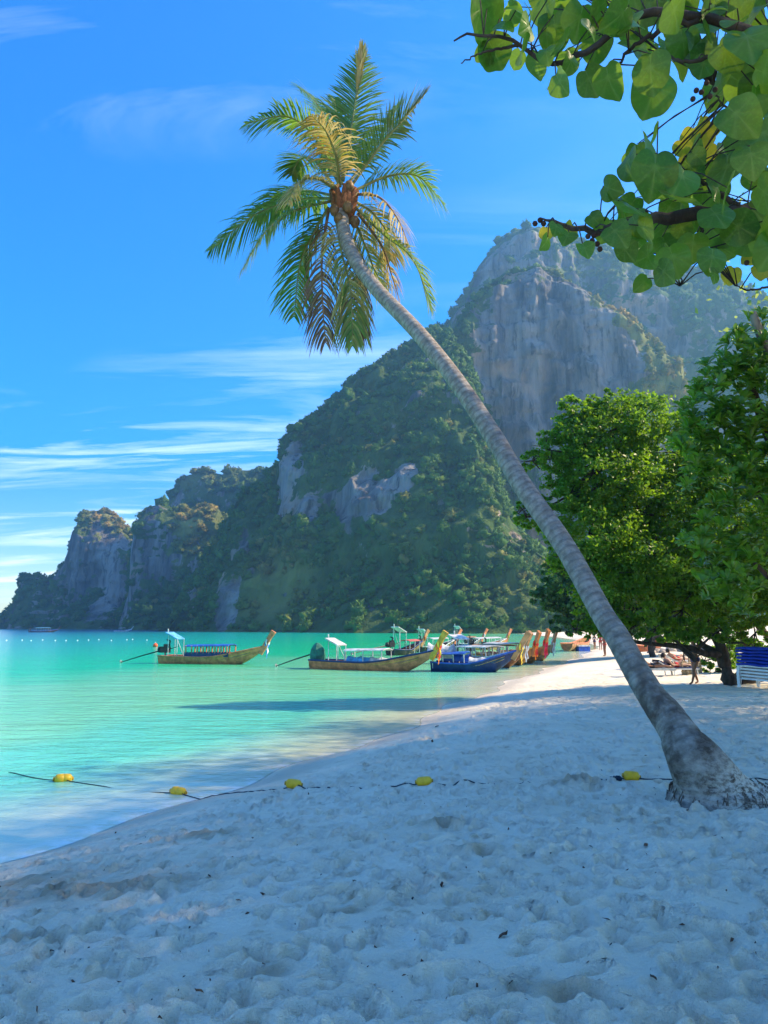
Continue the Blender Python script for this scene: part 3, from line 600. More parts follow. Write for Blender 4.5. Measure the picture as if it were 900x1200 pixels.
bl = pxblobs([(715, 505, 46, 27.5), (675, 512, 34, 27.2), (645, 528, 26, 27), (624, 540, 15, 27), (672, 482, 20, 27.2), (752, 492, 40, 27.8), (700, 475, 20, 27.5), (700, 560, 48, 27.2), (668, 580, 28, 27), (640, 602, 22, 26.8), (617, 606, 14, 26.8), (690, 625, 50, 27), (740, 585, 55, 27.8), (795, 590, 55, 28), (710, 680, 45, 27), (665, 650, 26, 26.8), (755, 655, 55, 27), (805, 670, 50, 27.4), (745, 712, 30, 26.6), (700, 718, 26, 26.5), (850, 690, 45, 27.6), (800, 715, 30, 27), (860, 620, 55, 28), (790, 530, 45, 28.5), (880, 715, 30, 28), (905, 640, 60, 28), (840, 560, 50, 28), (920, 700, 45, 28), (660, 560, 16, 27), (612, 597, 9, 26.8), (700, 737, 16, 26.4), (735, 738, 17, 26.4), (770, 736, 18, 26.6), (805, 738, 18, 26.8), (845, 738, 20, 27), (885, 742, 20, 27.4), (675, 738, 12, 26.4)])
tree('broadleaf_tree', 'wide light green fine leaved tree spreading low over the beach', 'tree', tb, limbs, bl, 120000, .078, M_leafA, M_bark)
# darker tree further along the beach
db = onsand(765, 770); YD = db[1]
bl = pxblobs([(660, 690, 26, YD), (690, 665, 30, YD), (725, 660, 38, YD+1), (665, 722, 22, YD), (695, 715, 30, YD), (735, 705, 40, YD+1), (780, 690, 40, YD+2), (640, 700, 16, YD), (650, 668, 14, YD), (770, 735, 22, YD+1), (725, 735, 16, YD), (820, 700, 40, YD+2)])
tree('shade_tree', 'dense dark green tree behind the leaning trunk further up the beach', 'tree', db, [([db-np.array([0, 0, .3]), atY(762, 750, YD), atY(745, 720, YD), atY(700, 690, YD)], .30, .1), ([atY(762, 750, YD), atY(785, 730, YD+.5), atY(800, 700, YD+1)], .2, .08)], bl, 30000, .19, M_leafB, M_bark)
# low scrub at the back of the beach
for k, (px, py, r, lab) in enumerate([(850, 772, 16, 'sunny yellow green shrub beside the tree trunk loops'), (905, 765, 22, 'leafy shrub behind the stacked sun loungers'), (800, 745, 18, 'small green shrub under the fine leaved canopy'), (870, 755, 15, 'bright green bush between the crooked trunks')]):
    Y = YL+7+2*k; c_ = atY(px, py, Y); g = np.array([c_[0], Y, float(sandz(c_[0], Y))]); rr = r*Y/F
    tree('shrub', lab, 'shrub', g, [([g, g*.5+c_*.5, c_], .05, .02)], [(c_+rng.normal(size=3)*rr*.5, rr*.7) for _ in range(5)], 3500, .09, M_leafA, M_bark, group='shrubs at the back of the beach')
# fleshy rosette-leaved tree
YR = 15.0; rb = np.array([9.3, 15.6, 0]); rb[2] = float(sandz(rb[0], rb[1]))
rt = thing('rosette_tree', 'tree with large glossy paddle leaves in rosettes at the beach edge', 'tree', tuple(rb))
Rl = [([rb-np.array([0, 0, .3]), rb+np.array([-.1, 0, 2.2]), atY(905, 520, 15.4), atY(880, 450, 15.2)], .20, .07), ([rb+np.array([-.1, 0, 2.2]), atY(905, 600, 16), atY(860, 540, 15.8), atY(830, 500, 15.6)], .09, .03), ([rb+np.array([-.1, 0, 1.6]), atY(905, 680, 15.9), atY(870, 640, 15.7)], .08, .03)]
for k, (pts, r0, r1) in enumerate(Rl): MB().tube([q-rb for q in spline(pts, 14)], list(np.linspace(r0, r1, 14)), 9).build('trunk' if k == 0 else 'limb', M_bark, rt, True)
MB().tube([q-rb for q in spline([atY(905, 420, 15.2), atY(893, 395, 15.1), atY(886, 378, 15), atY(882, 366, 15)], 9)], list(np.linspace(.11, .07, 9)), 9).build('broken_branch', M_bark2, rt, True, label='bare broken grey branch stub')
def paddle(fold):
    v, f = [], []; n = 8
    for i in range(n+1):
        u = i/n; w = .5*(.10+.36*u**.9)*math.sqrt(max(0, 1-max(0, (u-.72)/.28)**2)) if u > 0 else .02
        bend = .22*math.sin(u*1.7)-.20*u*u
        for s_ in (-1, 0, 1): v.append((u, s_*w*.78, bend+abs(s_)*w*fold))
    for i in range(n): f += [(3*i, 3*i+1, 3*i+4, 3*i+3), (3*i+1, 3*i+2, 3*i+5, 3*i+4)]
    return np.array(v), np.array(f)
PAD = [paddle(.25), paddle(.05), paddle(.5)]; PADM = [mesh('leaf', v, f, None, True, {'rnd': np.full(len(v), (.2, .6, .9)[k])}) for k, (v, f) in enumerate(PAD)]
for m_ in PADM: m_.materials.append(M_leafC)
rosb = [(868, 425, 34), (890, 400, 30), (850, 462, 42), (822, 490, 26), (800, 492, 14), (880, 470, 40), (845, 520, 38), (890, 530, 40), (860, 570, 34), (900, 590, 34), (840, 625, 24), (850, 660, 28), (890, 640, 30), (828, 452, 16), (880, 700, 26), (815, 640, 18), (820, 560, 22), (800, 515, 18), (812, 530, 20), (930, 460, 50), (940, 560, 60), (835, 690, 20)]
leaves = []
for x, y, r in rosb:
    for _ in range(max(4, int(r*r/48))):
        w = rng.random()*6.28; q = r*math.sqrt(rng.random()); dY = -.5*math.sqrt(max(0, 1-(q/r)**2))*r/40
        c_ = atY(x+q*math.cos(w), y+q*math.sin(w), YR+dY+rng.uniform(-.2, .7)); ax = np.array([rng.normal()*.45, -.45+rng.normal()*.4, .75]); ax /= np.linalg.norm(ax)
        e1 = np.cross(ax, rng.normal(size=3)); e1 /= np.linalg.norm(e1); e2 = np.cross(ax, e1); nl = rng.integers(8, 13); lsz = rng.uniform(.22, .34)
        for k in range(nl):
            h = k*2.4; el = rng.uniform(.15, 1.05); d = (math.cos(h)*e1+math.sin(h)*e2)*math.cos(el)+ax*math.sin(el); up = ax-d*ax.dot(d); up /= np.linalg.norm(up); sd = np.cross(up, d)
            M = np.eye(4); M[:3, 0] = d*lsz*(1.1-.35*math.sin(el)); M[:3, 1] = sd*lsz; M[:3, 2] = up*lsz; M[:3, 3] = c_-rb; leaves.append((M, rng.integers(0, 3), c_))
def sc_key(L_):
    px, py = project(L_[2]); return (0 if 0 < px < 895 else 9)+L_[2][1]*.1+rng.random()*.08
leaves.sort(key=sc_key); V, Fc, rn, b0 = [], [], [], 0
for k, (M, vi, c_) in enumerate(leaves):
    if k < 300:
        o = obj('leaf', PADM[vi], rt); o.matrix_local = Matrix(M.tolist())
    else:
        v, f = PAD[vi]; V.append(v@M[:3, :3].T+M[:3, 3]); Fc.append(f+b0); b0 += len(v); rn.append(np.full(len(v), rng.random()))
obj('crown', mesh('crown', np.concatenate(V), np.concatenate(Fc), M_leafC, True, {'rnd': np.concatenate(rn)}), rt, kind='stuff')
# tall trees of the same grove outside the picture: they shade the foreground
for k, (x, y, h, r) in enumerate([(10.8, 3.4, 11, 4.2), (12.4, 9.0, 13.5, 5.0), (14, 5.8, 15, 4.4), (15.5, 11.5, 15.5, 4.4), (14.0, 14.5, 14, 5.0), (16, 20, 13.5, 4.6), (18.6, 25.2, 11, 4.3), (10.5, -3, 9, 4)]):
    g = np.array([x, y, float(sandz(x, y))]); c_ = g+np.array([0, 0, h-r])
    bl = [(c_+np.array([math.cos(w)*r*.55*q, math.sin(w)*r*.55*q, z]), r*.55) for w, q, z in [(i*1.3, 1-.3*(i % 2), (-.25+.5*((i*7) % 5)/4)*r*1.2) for i in range(10)]]+[(c_, r*.7)]
    tree('grove_tree', 'tall shade tree of the grove behind the beach', 'tree', g, [([g-np.array([0, 0, .3]), g+np.array([.2, .1, h*.3]), c_], .3, .12)], bl, int(1150*r*r), .085, M_leafG, M_bark, group='grove trees that shade the sand', twigs=False, shell=.05, spread=(.3, .5), aspect=.7)


# ------------------------------------------------------------------ overhanging branch with heart-shaped leaves
M_heart = leafmat('heart_leaf', (.015, .07, .010), (.055, .16, .016), (.28, .48, .03), .44, .36, .45, obrand=True, veins=True)
M_hyel = leafmat('heart_leaf_painted_sun', (.30, .34, .02), (.42, .30, .03), (.62, .58, .04), .5, .42, .4, obrand=True, veins=True)  # sunlight on these leaves is painted in as a yellower leaf colour
def heart(cup, droop, seed):
    n = 40; rings = 4; v = [(0, 0, 0)]; f = []; vein = [1]; r_ = random.Random(seed)
    for j in range(1, rings+1):
        for i in range(n):
            w = 2*math.pi*i/n; x = math.sin(w); c = math.cos(w); r = (.50+.06*c)*(1-.34*math.exp(-((w-math.pi)/.33)**2))*(1+.16*math.exp(-(min(w, 2*math.pi-w)/.22)**2))*(1+.03*math.sin(5*w+seed))
            q = j/rings; X = x*r*q; Y = c*r*q+.36*0; z = cup*(X*X)*1.6-droop*(Y+.2)**2*(1 if Y > -.2 else .3)+.014*math.sin(3*w+seed)*q*q+.008*math.sin(7*w+2*seed)*q**3
            v.append((X, Y, z)); vein.append(1. if i in (0, n//2) else (.45 if i in (5, n-5, 10, n-10) else 0.))
    for i in range(n): f.append((0, 1+i, 1+(i+1) % n))
    for j in range(rings-1):
        for i in range(n):
            a = 1+j*n; f.append((a+i, a+n+i, a+n+(i+1) % n, a+(i+1) % n))
    return v, f, vein
HM = []; HMY = []
for k in range(6):
    v, f, ve = heart((.35, .1, -.2, .5, .2, -.1)[k], (.2, .5, .1, .3, .7, .4)[k], k)
    HM.append(mesh('leaf', v, f, M_heart, True, {'vein': ve})); HMY.append(mesh('leaf', v, f, M_hyel, True, {'vein': ve}))
hb_ = np.array([3.1, 2.0, 0]); hb_[2] = float(sandz(3.1, 2.0))
ht = thing('hibiscus_tree', 'tree overhanging the beach with round heart shaped leaves on bare twigs', 'tree', tuple(hb_))
def BR(pts, Y0=2.5): return [atY(x, y, Y0+d) for x, y, d in pts]
brs = [([hb_-np.array([0, 0, .3]), hb_+np.array([.05, .1, 1.4]), hb_+np.array([-.2, .3, 2.6]), BR([(1010, 60, .1)])[0]], .16, .06, 'trunk'),
       (BR([(1010, 60, .1), (900, 38, .1), (820, 22, 0), (760, 18, 0), (720, 36, 0), (690, 60, 0), (650, 74, 0), (610, 52, 0), (560, 40, 0), (532, 48, 0)]), .022, .003, 'branch'),
       (BR([(820, 22, 0), (770, 38, -.05), (735, 62, -.05), (725, 78, 0)]), .012, .003, 'branch'),
       (BR([(900, 38, .1), (850, 62, 0), (800, 72, .05), (775, 62, .1)]), .012, .004, 'branch'),
       (BR([(610, 52, 0), (580, 58, 0), (560, 64, 0), (540, 74, 0)]), .006, .002, 'branch'),
       ([hb_+np.array([-.2, .3, 2.6])]+BR([(1000, 230, .3), (900, 248, .3), (850, 252, .2), (790, 252, .2), (740, 262, .2), (700, 270, .2), (660, 262, .2), (635, 256, .2)]), .045, .003, 'branch'),
       (BR([(870, 250, .2), (840, 225, .2), (800, 200, .1), (770, 190, .1)]), .012, .003, 'branch'),
       (BR([(830, 254, .2), (812, 290, .2), (800, 310, .2), (797, 335, .2)]), .008, .002, 'branch'),
       (BR([(920, 330, .5), (880, 340, .5), (862, 335, .5)]), .006, .002, 'branch'),
       (BR([(910, 120, .3), (860, 130, .3), (838, 110, .3), (836, 100, .3)]), .006, .002, 'branch')]
for pts, r0, r1, nm in brs:
    C = spline(pts, 26); C[1:-1] += rng.normal(size=(24, 3))*min(.007, r0*.4); MB().tube(list(C-hb_), list(np.linspace(r0, r1, 26)), 7).build(nm, M_bark2 if nm == 'trunk' else M_bark, ht, True)
Bp = np.concatenate([spline(p, 40) for p, _, _, n_ in brs if n_ != 'trunk'])
HL = [(565, 10, 66), (578, 58, 46), (612, 55, 36), (655, 95, 36), (628, 72, 34), (690, 92, 40), (712, 90, 42), (768, 102, 56), (762, 78, 50), (745, 60, 48), (800, 45, 40), (875, 42, 52), (880, 60, 48), (862, 132, 52), (866, 95, 46), (845, 95, 40), (770, 155, 36), (735, 188, 42), (768, 195, 60), (755, 178, 50), (795, 235, 58), (800, 205, 50), (712, 220, 34), (735, 240, 46), (852, 195, 50), (850, 225, 54), (880, 180, 46), (895, 225, 50), (838, 250, 46), (885, 120, 50), (665, 276, 28), (641, 282, 24), (652, 265, 22), (685, 290, 26), (732, 292, 34), (760, 300, 36), (788, 300, 46), (778, 318, 38), (835, 300, 40), (812, 285, 40), (755, 330, 24), (838, 320, 22), (720, 270, 38), (695, 255, 24), (755, 268, 40), (650, 30, 44), (680, 20, 46), (700, 10, 48), (730, 15, 46), (760, 5, 44), (790, 12, 46), (640, 8, 40), (830, 15, 50), (860, 8, 46), (890, 10, 46), (620, 30, 34), (660, 50, 36), (700, 48, 38), (735, 30, 40), (820, 55, 42), (850, 60, 40), (895, 85, 48), (870, 160, 48), (895, 155, 46), (890, 270, 50), (865, 265, 46), (895, 300, 30), (605, 12, 30), (590, 30, 28), (690, 35, 30), (640, 60, 26), (670, 70, 28)]
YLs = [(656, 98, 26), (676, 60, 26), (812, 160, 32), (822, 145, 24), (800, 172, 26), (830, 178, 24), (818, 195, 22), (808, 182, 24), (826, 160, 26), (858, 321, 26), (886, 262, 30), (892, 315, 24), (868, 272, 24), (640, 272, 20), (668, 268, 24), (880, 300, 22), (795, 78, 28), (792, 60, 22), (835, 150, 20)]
for _ in range(30): HL.append((rng.uniform(620, 905), rng.uniform(-25, 30), rng.uniform(28, 46)))
for _ in range(20): HL.append((rng.uniform(838, 910), rng.uniform(10, 300), rng.uniform(30, 48)))
for _ in range(14): w = rng.random()*6.28; q = math.sqrt(rng.random()); HL.append((785+80*q*math.cos(w), 240+55*q*math.sin(w), rng.uniform(26, 42)))
for _ in range(46): HL.append((rng.uniform(560, 905), rng.uniform(-20, 75), rng.uniform(20, 34)))
for _ in range(40): w = rng.random()*6.28; q = math.sqrt(rng.random()); HL.append((800+105*q*math.cos(w), 235+75*q*math.sin(w), rng.uniform(20, 34)))
mbp = MB()
for k, (px, py, sz) in enumerate(HL+YLs):
    yel = k >= len(HL); Y = 2.5+rng.uniform(-.22, .22)+(.5 if yel else 0)+(rng.uniform(.1, .7) if k >= 74 and not yel else 0); c_ = atY(px, py, Y); s_ = sz*np.linalg.norm(c_-np.array([0, 0, CAMZ]))/F*.80
    e = Bp[np.argmin(np.linalg.norm(Bp-c_, axis=1))]
    tip = np.array([rng.normal()*.55, rng.normal()*.35, -1.0]); tip += .5*(c_-e)/(np.linalg.norm(c_-e)+1e-6); tip /= np.linalg.norm(tip)
    vd = (np.array([0, 0, CAMZ])-c_); vd /= np.linalg.norm(vd); nn = vd*.9+rng.normal(size=3)*.55+np.array([.15, .1, .25])*rng.choice([-1, 1]); nn -= tip*nn.dot(tip); nn /= np.linalg.norm(nn); sx_ = np.cross(tip, nn)
    M = np.eye(4); M[:3, 0] = sx_*s_; M[:3, 1] = tip*s_; M[:3, 2] = nn*s_; M[:3, 3] = c_-hb_
    o = obj('leaf', (HMY if yel else HM)[rng.integers(0, 6)], ht); o.matrix_local = Matrix(M.tolist())
    st_ = c_-tip*s_*.30; mid = (st_+e)/2+np.array([0, 0, .015]); mbp.tube([q-hb_ for q in (e, mid, st_)], [.0028, .0024, .002], 5)
mbp.build('leaf_stalks', M_bark, ht, True, kind='stuff')
M_berry = simple('dry_fruit', (.05, .025, .015), .7, .4, 30)
for (x, y) in [(828, 97), (838, 105), (822, 108), (832, 113), (812, 116), (816, 106), (633, 258), (627, 262), (637, 262), (689, 277), (694, 282), (700, 286), (696, 276), (703, 292), (424, 0), (757, 250), (875, 308)]:
    c_ = atY(x, y, 2.5)-hb_; r = .010
    if x < 500: continue
    MB().lathe(c_, [(.001, -r), (r*.7, -r*.7), (r, 0), (r*.7, r*.7), (.001, r)], n=8).build('fruit', M_berry, ht, True)
V, Fc, rn = leaf_cloud([(np.array([2.6, -.4, 5.2]), .9), (np.array([3.6, -.8, 5.4]), 1.0), (np.array([2.0, -1.2, 5.6]), .9), (np.array([4.2, -1.3, 5.2]), 1.0)], 2600, .07, .9, .6)
obj('crown', mesh('crown', V-hb_, Fc, M_leafC, False, {'rnd': rn}), ht, kind='stuff')

# ------------------------------------------------------------------ long-tail boats
def wood(name, c, gl=.45): return simple(name, c, gl, .35, 3, .15, .4)
MW = dict(brown=wood('brown_hull', (.60, .19, .08)), dark=wood('dark_hull', (.035, .03, .028)), red=wood('red_hull', (.27, .075, .03)), orange=wood('orange_hull', (.42, .15, .04)), blue=wood('blue_paint', (.02, .08, .38)), navy=wood('navy_paint', (.012, .03, .12)), green=wood('green_paint', (.02, .13, .09)), white=wood('white_paint', (.52, .53, .52)), yellow=wood('yellow_paint', (.62, .40, .04)), gold=wood('gold_post', (.55, .30, .03)), tan=wood('tan_wood', (.42, .22, .09)), grey=wood('grey_metal', (.25, .26, .27), .35), black=wood('black_metal', (.012, .012, .013), .35), lblue=wood('light_blue_cloth', (.10, .35, .62), .8), tarp=wood('green_tarp', (.02, .14, .11), .75), pink=wood('pink_cloth', (.55, .14, .12), .8), rib_o=wood('orange_ribbon', (.75, .20, .02), .8), rib_r=wood('red_ribbon', (.60, .02, .02), .8), rib_m=wood('magenta_ribbon', (.62, .02, .12), .8), rib_y=wood('yellow_ribbon', (.75, .55, .05), .8), rib_b=wood('blue_ribbon', (.06, .2, .6), .8), rib_w=wood('white_ribbon', (.75, .75, .75), .8))
def boat(stern_px, bow_px, label, hull='brown', rail='green', post='brown', floor='tan', z=0., canopy=None, frame=None, engine='black', shaft=True, ribbons=('rib_o',), stripes=True, mid=None, group='long-tail boats in the bay', beam=.82, posth=1., ends=None):
    a = atZ(*stern_px, z); b_ = atZ(*bow_px, z); L_ = float(np.linalg.norm(b_[:2]-a[:2])); rz = math.atan2(b_[1]-a[1], b_[0]-a[0]); c_ = (a+b_)/2
    o = thing('longtail_boat', label, 'boat', (c_[0], c_[1], z-.02), rz, group); k = L_/8.
    def X(u): return (u-.5)*L_
    def sec(u, th=0.):
        w = max(.03, beam*(.62+.38*math.sin(math.pi*min(1, u*1.25+.12))) if u < .5 else max(.03, beam*(1-((u-.5)/.5)**2.3))) if True else 0
        kz = -.30+.06*abs(u-.4)+(.0 if u < .7 else 1.05*((u-.7)/.3)**2.2); sh = .43+.10*(1-u)**2+(.0 if u < .45 else .78*((u-.45)/.55)**2.0)
        w = max(.02, w-th); kz += th; x = X(u)+(.55*max(0, (u-.75)/.25)**2)
        pts = []
        for q, hq in ((1, 1), (.93, .62), (.74, .30), (.36, .06), (0, 0)): pts.append((x+.25*hq*max(0, (u-.8)/.2), w*q, kz+(sh-kz)*hq))
        return pts+[(p[0], -p[1], p[2]) for p in pts[-2::-1]]
    us = list(np.linspace(0, 1, 23)); m = MB(); so_ = [sec(u) for u in us]; si = [sec(u, .05) for u in us]
    m.loft(so_); m.loft([q[::-1] for q in si]); n = 9
    m.add(so_[0], [tuple(range(n))]); m.add(si[0], [tuple(range(n))[::-1]]); m.add(so_[-1], [tuple(range(n))[::-1]])
    for q in (0, n-1): m.loft([[s1[q], s2[q]] for s1, s2 in zip(so_, si)])
    h = m.build('hull', MW[hull], o, True)
    for sg in (0, n-1):
        MB().tube([np.array(s1[sg])+np.array([0, 0, .02]) for s1 in so_], .055, 6).build('gunwale', MW[rail], o, True)
    if stripes:
        for hq, cm in ((.72, 'yellow'), (.58, 'tarp'), (.44, 'yellow')):
            for sg in (-1, 1):
                pts = []
                for u in np.linspace(.62, .93, 9):
                    s1 = sec(u); p0, p1 = (np.array(s1[0]), np.array(s1[2])); q = p1+(p0-p1)*hq; q[1] = (q[1]+.02)*1.0; pts.append(q*np.array([1, -sg, 1]) if sg > 0 else q)
                MB().tube(pts, .014, 5).build('painted_stripe', MW[cm], h, True)
    fl = MB(); fl.loft([[(X(u), -beam*.62, .02), (X(u), beam*.62, .02)] for u in np.linspace(.04, .68, 6)]); fl.build('floor_boards', MW[floor], o)
    for u in (.18, .34, .5, .66, .78): s1 = sec(u); MB().box((X(u), 0, s1[0][2]-.10), (.22, s1[0][1]*1.85, .035)).build('thwart', MW[floor], o)
    # prow post
    tp_ = np.array(sec(1)[0]); tp_[1] = 0; pm = MB()
    P0 = tp_+np.array([-.25, 0, -.5]); P1 = tp_+np.array([.10, 0, .10]); P2 = tp_+np.array([.42, 0, .62*posth]); P3 = tp_+np.array([.70, 0, 1.02*posth])
    pm.loft([[(p[0]-d, s_*w, p[2]+d*.6) if q else (p[0]+d, s_*w, p[2]-d*.6) for q, s_ in ((0, -1), (0, 1), (1, 1), (1, -1))] for p, d, w in ((P0, .12, .08), (P1, .13, .09), (P2, .12, .08), (P3, .15, .09))], True)
    pm.add([(P3[0]+.15, -.09, P3[2]-.09), (P3[0]+.15, .09, P3[2]-.09), (P3[0]-.15, .09, P3[2]+.09), (P3[0]-.15, -.09, P3[2]+.09)], [(0, 1, 2, 3)])
    pp = pm.build('prow_post', MW[post], o)
    for j, rb_ in enumerate(ribbons):
        cc = P1*(.75-.1*j)+P2*(.25+.1*j); rg_ = MB()
        rg_.tube([cc+np.array([.02*math.cos(w), .15*math.sin(w), .19*math.cos(w)]) for w in np.linspace(0, 6.28, 14)], .055, 6); rg_.build('garland', MW[rb_], pp, True)
        for y_, ln in ((-.07+.03*j, 1.0-.15*j), (.06, .8)):
            lf = MB(); lf.loft([[(cc[0]+.12+.05*math.sin(q*9+j)-.1*q, y_-.035+.02*math.sin(q*7), cc[2]-q*ln), (cc[0]+.14+.05*math.sin(q*9+j)-.1*q, y_+.035+.02*math.sin(q*6+1), cc[2]-q*ln)] for q in np.linspace(0, 1, 8)]); lf.build('ribbon', MW[rb_], pp, True)
    if canopy:
        u0, u1, zt, mat_, slats, wk = canopy; rf = MB(); w = beam*wk
        top = [[(X(u), w*q, zt+.10*(1-q*q)+.06*(u-u0)/(u1-u0)) for q in (-1, -.6, -.2, .2, .6, 1)] for u in np.linspace(u0, u1, 6)]
        rf.loft(top); rf.loft([[(p[0], p[1], p[2]-.05) for p in r_][::-1] for r_ in top])
        for q in (0, 5): rf.loft([[r_[q], (r_[q][0], r_[q][1], r_[q][2]-.05)] for r_ in top])
        for r_ in (top[0], top[-1]): rf.loft([[p, (p[0], p[1], p[2]-.05)] for p in r_])
        rf.build('canopy', MW[mat_], o)
        for u in np.linspace(u0+.015, u1-.015, slats):
            for sg in (-1, 1): MB().tube([(X(u), sg*beam*.72, .2), (X(u), sg*w*.95, zt+.03)], .035 if slats < 6 else .05, 6).build('canopy_post', MW['brown' if slats > 5 else 'white'], o)
        if slats > 5:
            for sg in (-1, 1): MB().box((X((u0+u1)/2), sg*beam*.80, .66), ((u1-u0)*L_, .03, .30)).build('side_board', MW['navy'], o)
    if frame:
        u0, u1, zt, mat_, tilt = frame; 
        for u, zz in ((u0, zt), (u1, zt-tilt)):
            for sg in (-1, 1): MB().tube([(X(u), sg*beam*.55, .1), (X(u), sg*beam*.55, zz)], .028, 6).build('frame_post', MW['white'], o)
        MB().tube([(X(u0), beam*.55, zt), (X(u1), beam*.55, .5)], .022, 6).build('frame_brace', MW['white'], o)
        mk = MB(); mk.box(((X(u0)+X(u1))/2-.1, 0, zt-tilt/2+.04), ((u1-u0)*L_*1.5, beam*1.3, .07), Matrix.Rotation(math.atan2(tilt, (u1-u0)*L_), 3, 'Y')); mk.build('frame_roof', MW[mat_], o)
        MB().tube([(X(u0)-.3, 0, zt), (X(u0)-.32, 0, zt+.35)], .05, 6).build('lamp_mast', MW['white'], o)
    if engine:
        en = MB(); ez = .95; ex = X(.03)
        if engine == 'tarp':
            en.loft([[(ex+r_*math.cos(w)*(1+.15*math.sin(3*w)), r_*.8*math.sin(w)*(1+.1*math.cos(5*w)), zz) for w in np.linspace(0, 6.28, 11)[:-1]] for zz, r_ in ((.45, .48), (.8, .52), (1.15, .46), (1.40, .30), (1.55, .12), (1.57, .01))], True); en.build('engine_cover', MW['tarp'], o)
        else:
            en.box((ex, 0, ez), (.62, .42, .42)); en.box((ex+.12, 0, ez+.28), (.34, .34, .20)); en.tube([(ex+.25, .1, ez+.3), (ex+.3, .1, ez+.6), (ex+.05, .1, ez+.68)], .06, 8); en.tube([(ex+.3, -.15, ez), (ex+1.1, -.1, ez+.25)], .025, 6)
            en.lathe((ex-.42, 0, ez), [(.01, -.06), (.22, -.05), (.22, .05), (.01, .06)], 'x', 14); en.build('engine', MW['black'], o)
        MB().tube([(ex, 0, .45), (ex, 0, ez-.1)], .06, 8).build('engine_mount', MW['grey'], o)
        if shaft:
            e_ = ends if ends else (-3.4, 0, .15); pr = MB().tube([(ex-.3, 0, ez-.05), (ex-.3+(e_[0]+.3)*.5, e_[1]*.5, ez*.5+e_[2]*.5), (ex+e_[0], e_[1], e_[2])], [.05, .04, .03], 7).build('tail_shaft', MW['black'], o)
            ml = MB(); q = np.array([ex+e_[0], e_[1], e_[2]])
            for w in (0, 2.09, 4.19): ml.box(q+np.array([0, .10*math.cos(w), .10*math.sin(w)]), (.03, .10, .18), Matrix.Rotation(w, 3, 'X'))
            ml.build('propeller', MW['grey'], pr)
    if mid:
        for u, zz, sx__, sz__, cm in mid:
            bmx = MB(); bmx.loft([[(X(u)+sx__*(i-.5), .5*beam*math.cos(w), zz+sz__*math.sin(w)*(1-.25*abs(math.sin(i*6)))) for w in np.linspace(0, math.pi, 9)] for i in np.linspace(0, 1, 7)]); bmx.build('cargo_cover', MW[cm], o)
    return o
boat((190, 777), (296, 778.5), 'brown boat with long windowed blue roofed cabin floating alone', 'brown', 'brown', 'brown', canopy=(.30, .78, 1.22, 'blue', 8, .85), frame=(.10, .20, 2.05, 'lblue', .35), ribbons=('rib_b', 'rib_w'), ends=(-3.3, -.3, .05))
boat((368, 783), (495, 787), 'brown boat with golden prow post, orange ribbons and green covered engine', 'brown', 'navy', 'gold', canopy=(.33, .70, 1.15, 'white', 3, .75), frame=(.18, .27, 1.75, 'white', .3), engine='tarp', ribbons=('rib_o', 'rib_r', 'rib_y'), mid=[(.45, .45, 1.6, .38, 'lblue'), (.64, .45, 1.3, .35, 'white')], ends=(-3.4, .4, .05), posth=1.05)
boat((457, 768), (488, 767), 'dark hulled boat with pink canopy behind the golden prow', 'dark', 'navy', 'tan', canopy=(.55, .95, 1.25, 'pink', 3, .9), frame=(.25, .48, 2.4, 'white', .35), ribbons=('rib_o',), ends=(-4.2, .2, .25))
G5 = 'boats drawn up side by side at the water edge'
boat((508, 786), (590, 787.5), 'blue boat with white and blue cover nosed onto the sand', 'navy', 'blue', 'tan', canopy=(.02, .50, 1.0, 'blue', 4, .95), engine=None, ribbons=('rib_y',), mid=[(.12, .75, 1.5, .9, 'white'), (.34, .6, 1.6, .45, 'blue'), (.7, .5, 1.4, .35, 'white')], group=G5, beam=.95)
boat((530, 777), (606, 783.5), 'red brown boat with low white roof next to the blue boat', 'red', 'white', 'tan', canopy=(.2, .7, 1.2, 'white', 4, .9), frame=(.08, .18, 1.9, 'white', .2), ribbons=('rib_w',), group=G5, shaft=False)
boat((550, 774), (619, 780.5), 'orange boat with yellow rail and bright red ribbons', 'orange', 'yellow', 'orange', canopy=(.2, .7, 1.2, 'tan', 4, .9), ribbons=('rib_o', 'rib_r'), group=G5, shaft=False)
boat((565, 771.5), (632, 778.5), 'orange boat with red and magenta ribbons hanging from its prow', 'orange', 'tan', 'orange', canopy=(.2, .65, 1.25, 'white', 4, .9), ribbons=('rib_m', 'rib_r'), group=G5, shaft=False, posth=1.1)
boat((590, 769), (643, 775), 'plain tan wooden boat furthest up the sand in the row', 'tan', 'brown', 'tan', ribbons=('rib_w',), group=G5, shaft=False, engine=None, stripes=False)
boat((490, 764), (528, 763), 'dark boat with white roof moored behind the blue boat', 'dark', 'white', 'brown', canopy=(.3, .8, 1.3, 'white', 4, .9), frame=(.1, .2, 2.2, 'white', .3), ribbons=('rib_w',), shaft=False)
boat((548, 762), (588, 761), 'pale boat with arched white roof moored beyond the row', 'tan', 'white', 'brown', canopy=(.15, .85, 1.25, 'white', 5, .95), ribbons=('rib_y',), shaft=False)
boat((533, 759), (560, 758.5), 'small dark boat with thin mast far behind the row', 'navy', 'white', 'brown', canopy=(.3, .8, 1.2, 'tan', 3, .9), frame=(.1, .2, 2.5, 'white', .3), ribbons=('rib_w',), shaft=False)
boat((34, 741), (66, 740.8), 'dark boat with blue canopy far out below the headland', 'dark', 'blue', 'dark', canopy=(.2, .75, 1.7, 'lblue', 4, 1.), ribbons=(), stripes=False, shaft=False, beam=1.1)
boat((134, 740), (152, 740), 'small white boat anchored close under the headland', 'white', 'blue', 'white', canopy=(.3, .7, 1.5, 'white', 3, 1.), ribbons=(), stripes=False, engine=None, beam=1.)

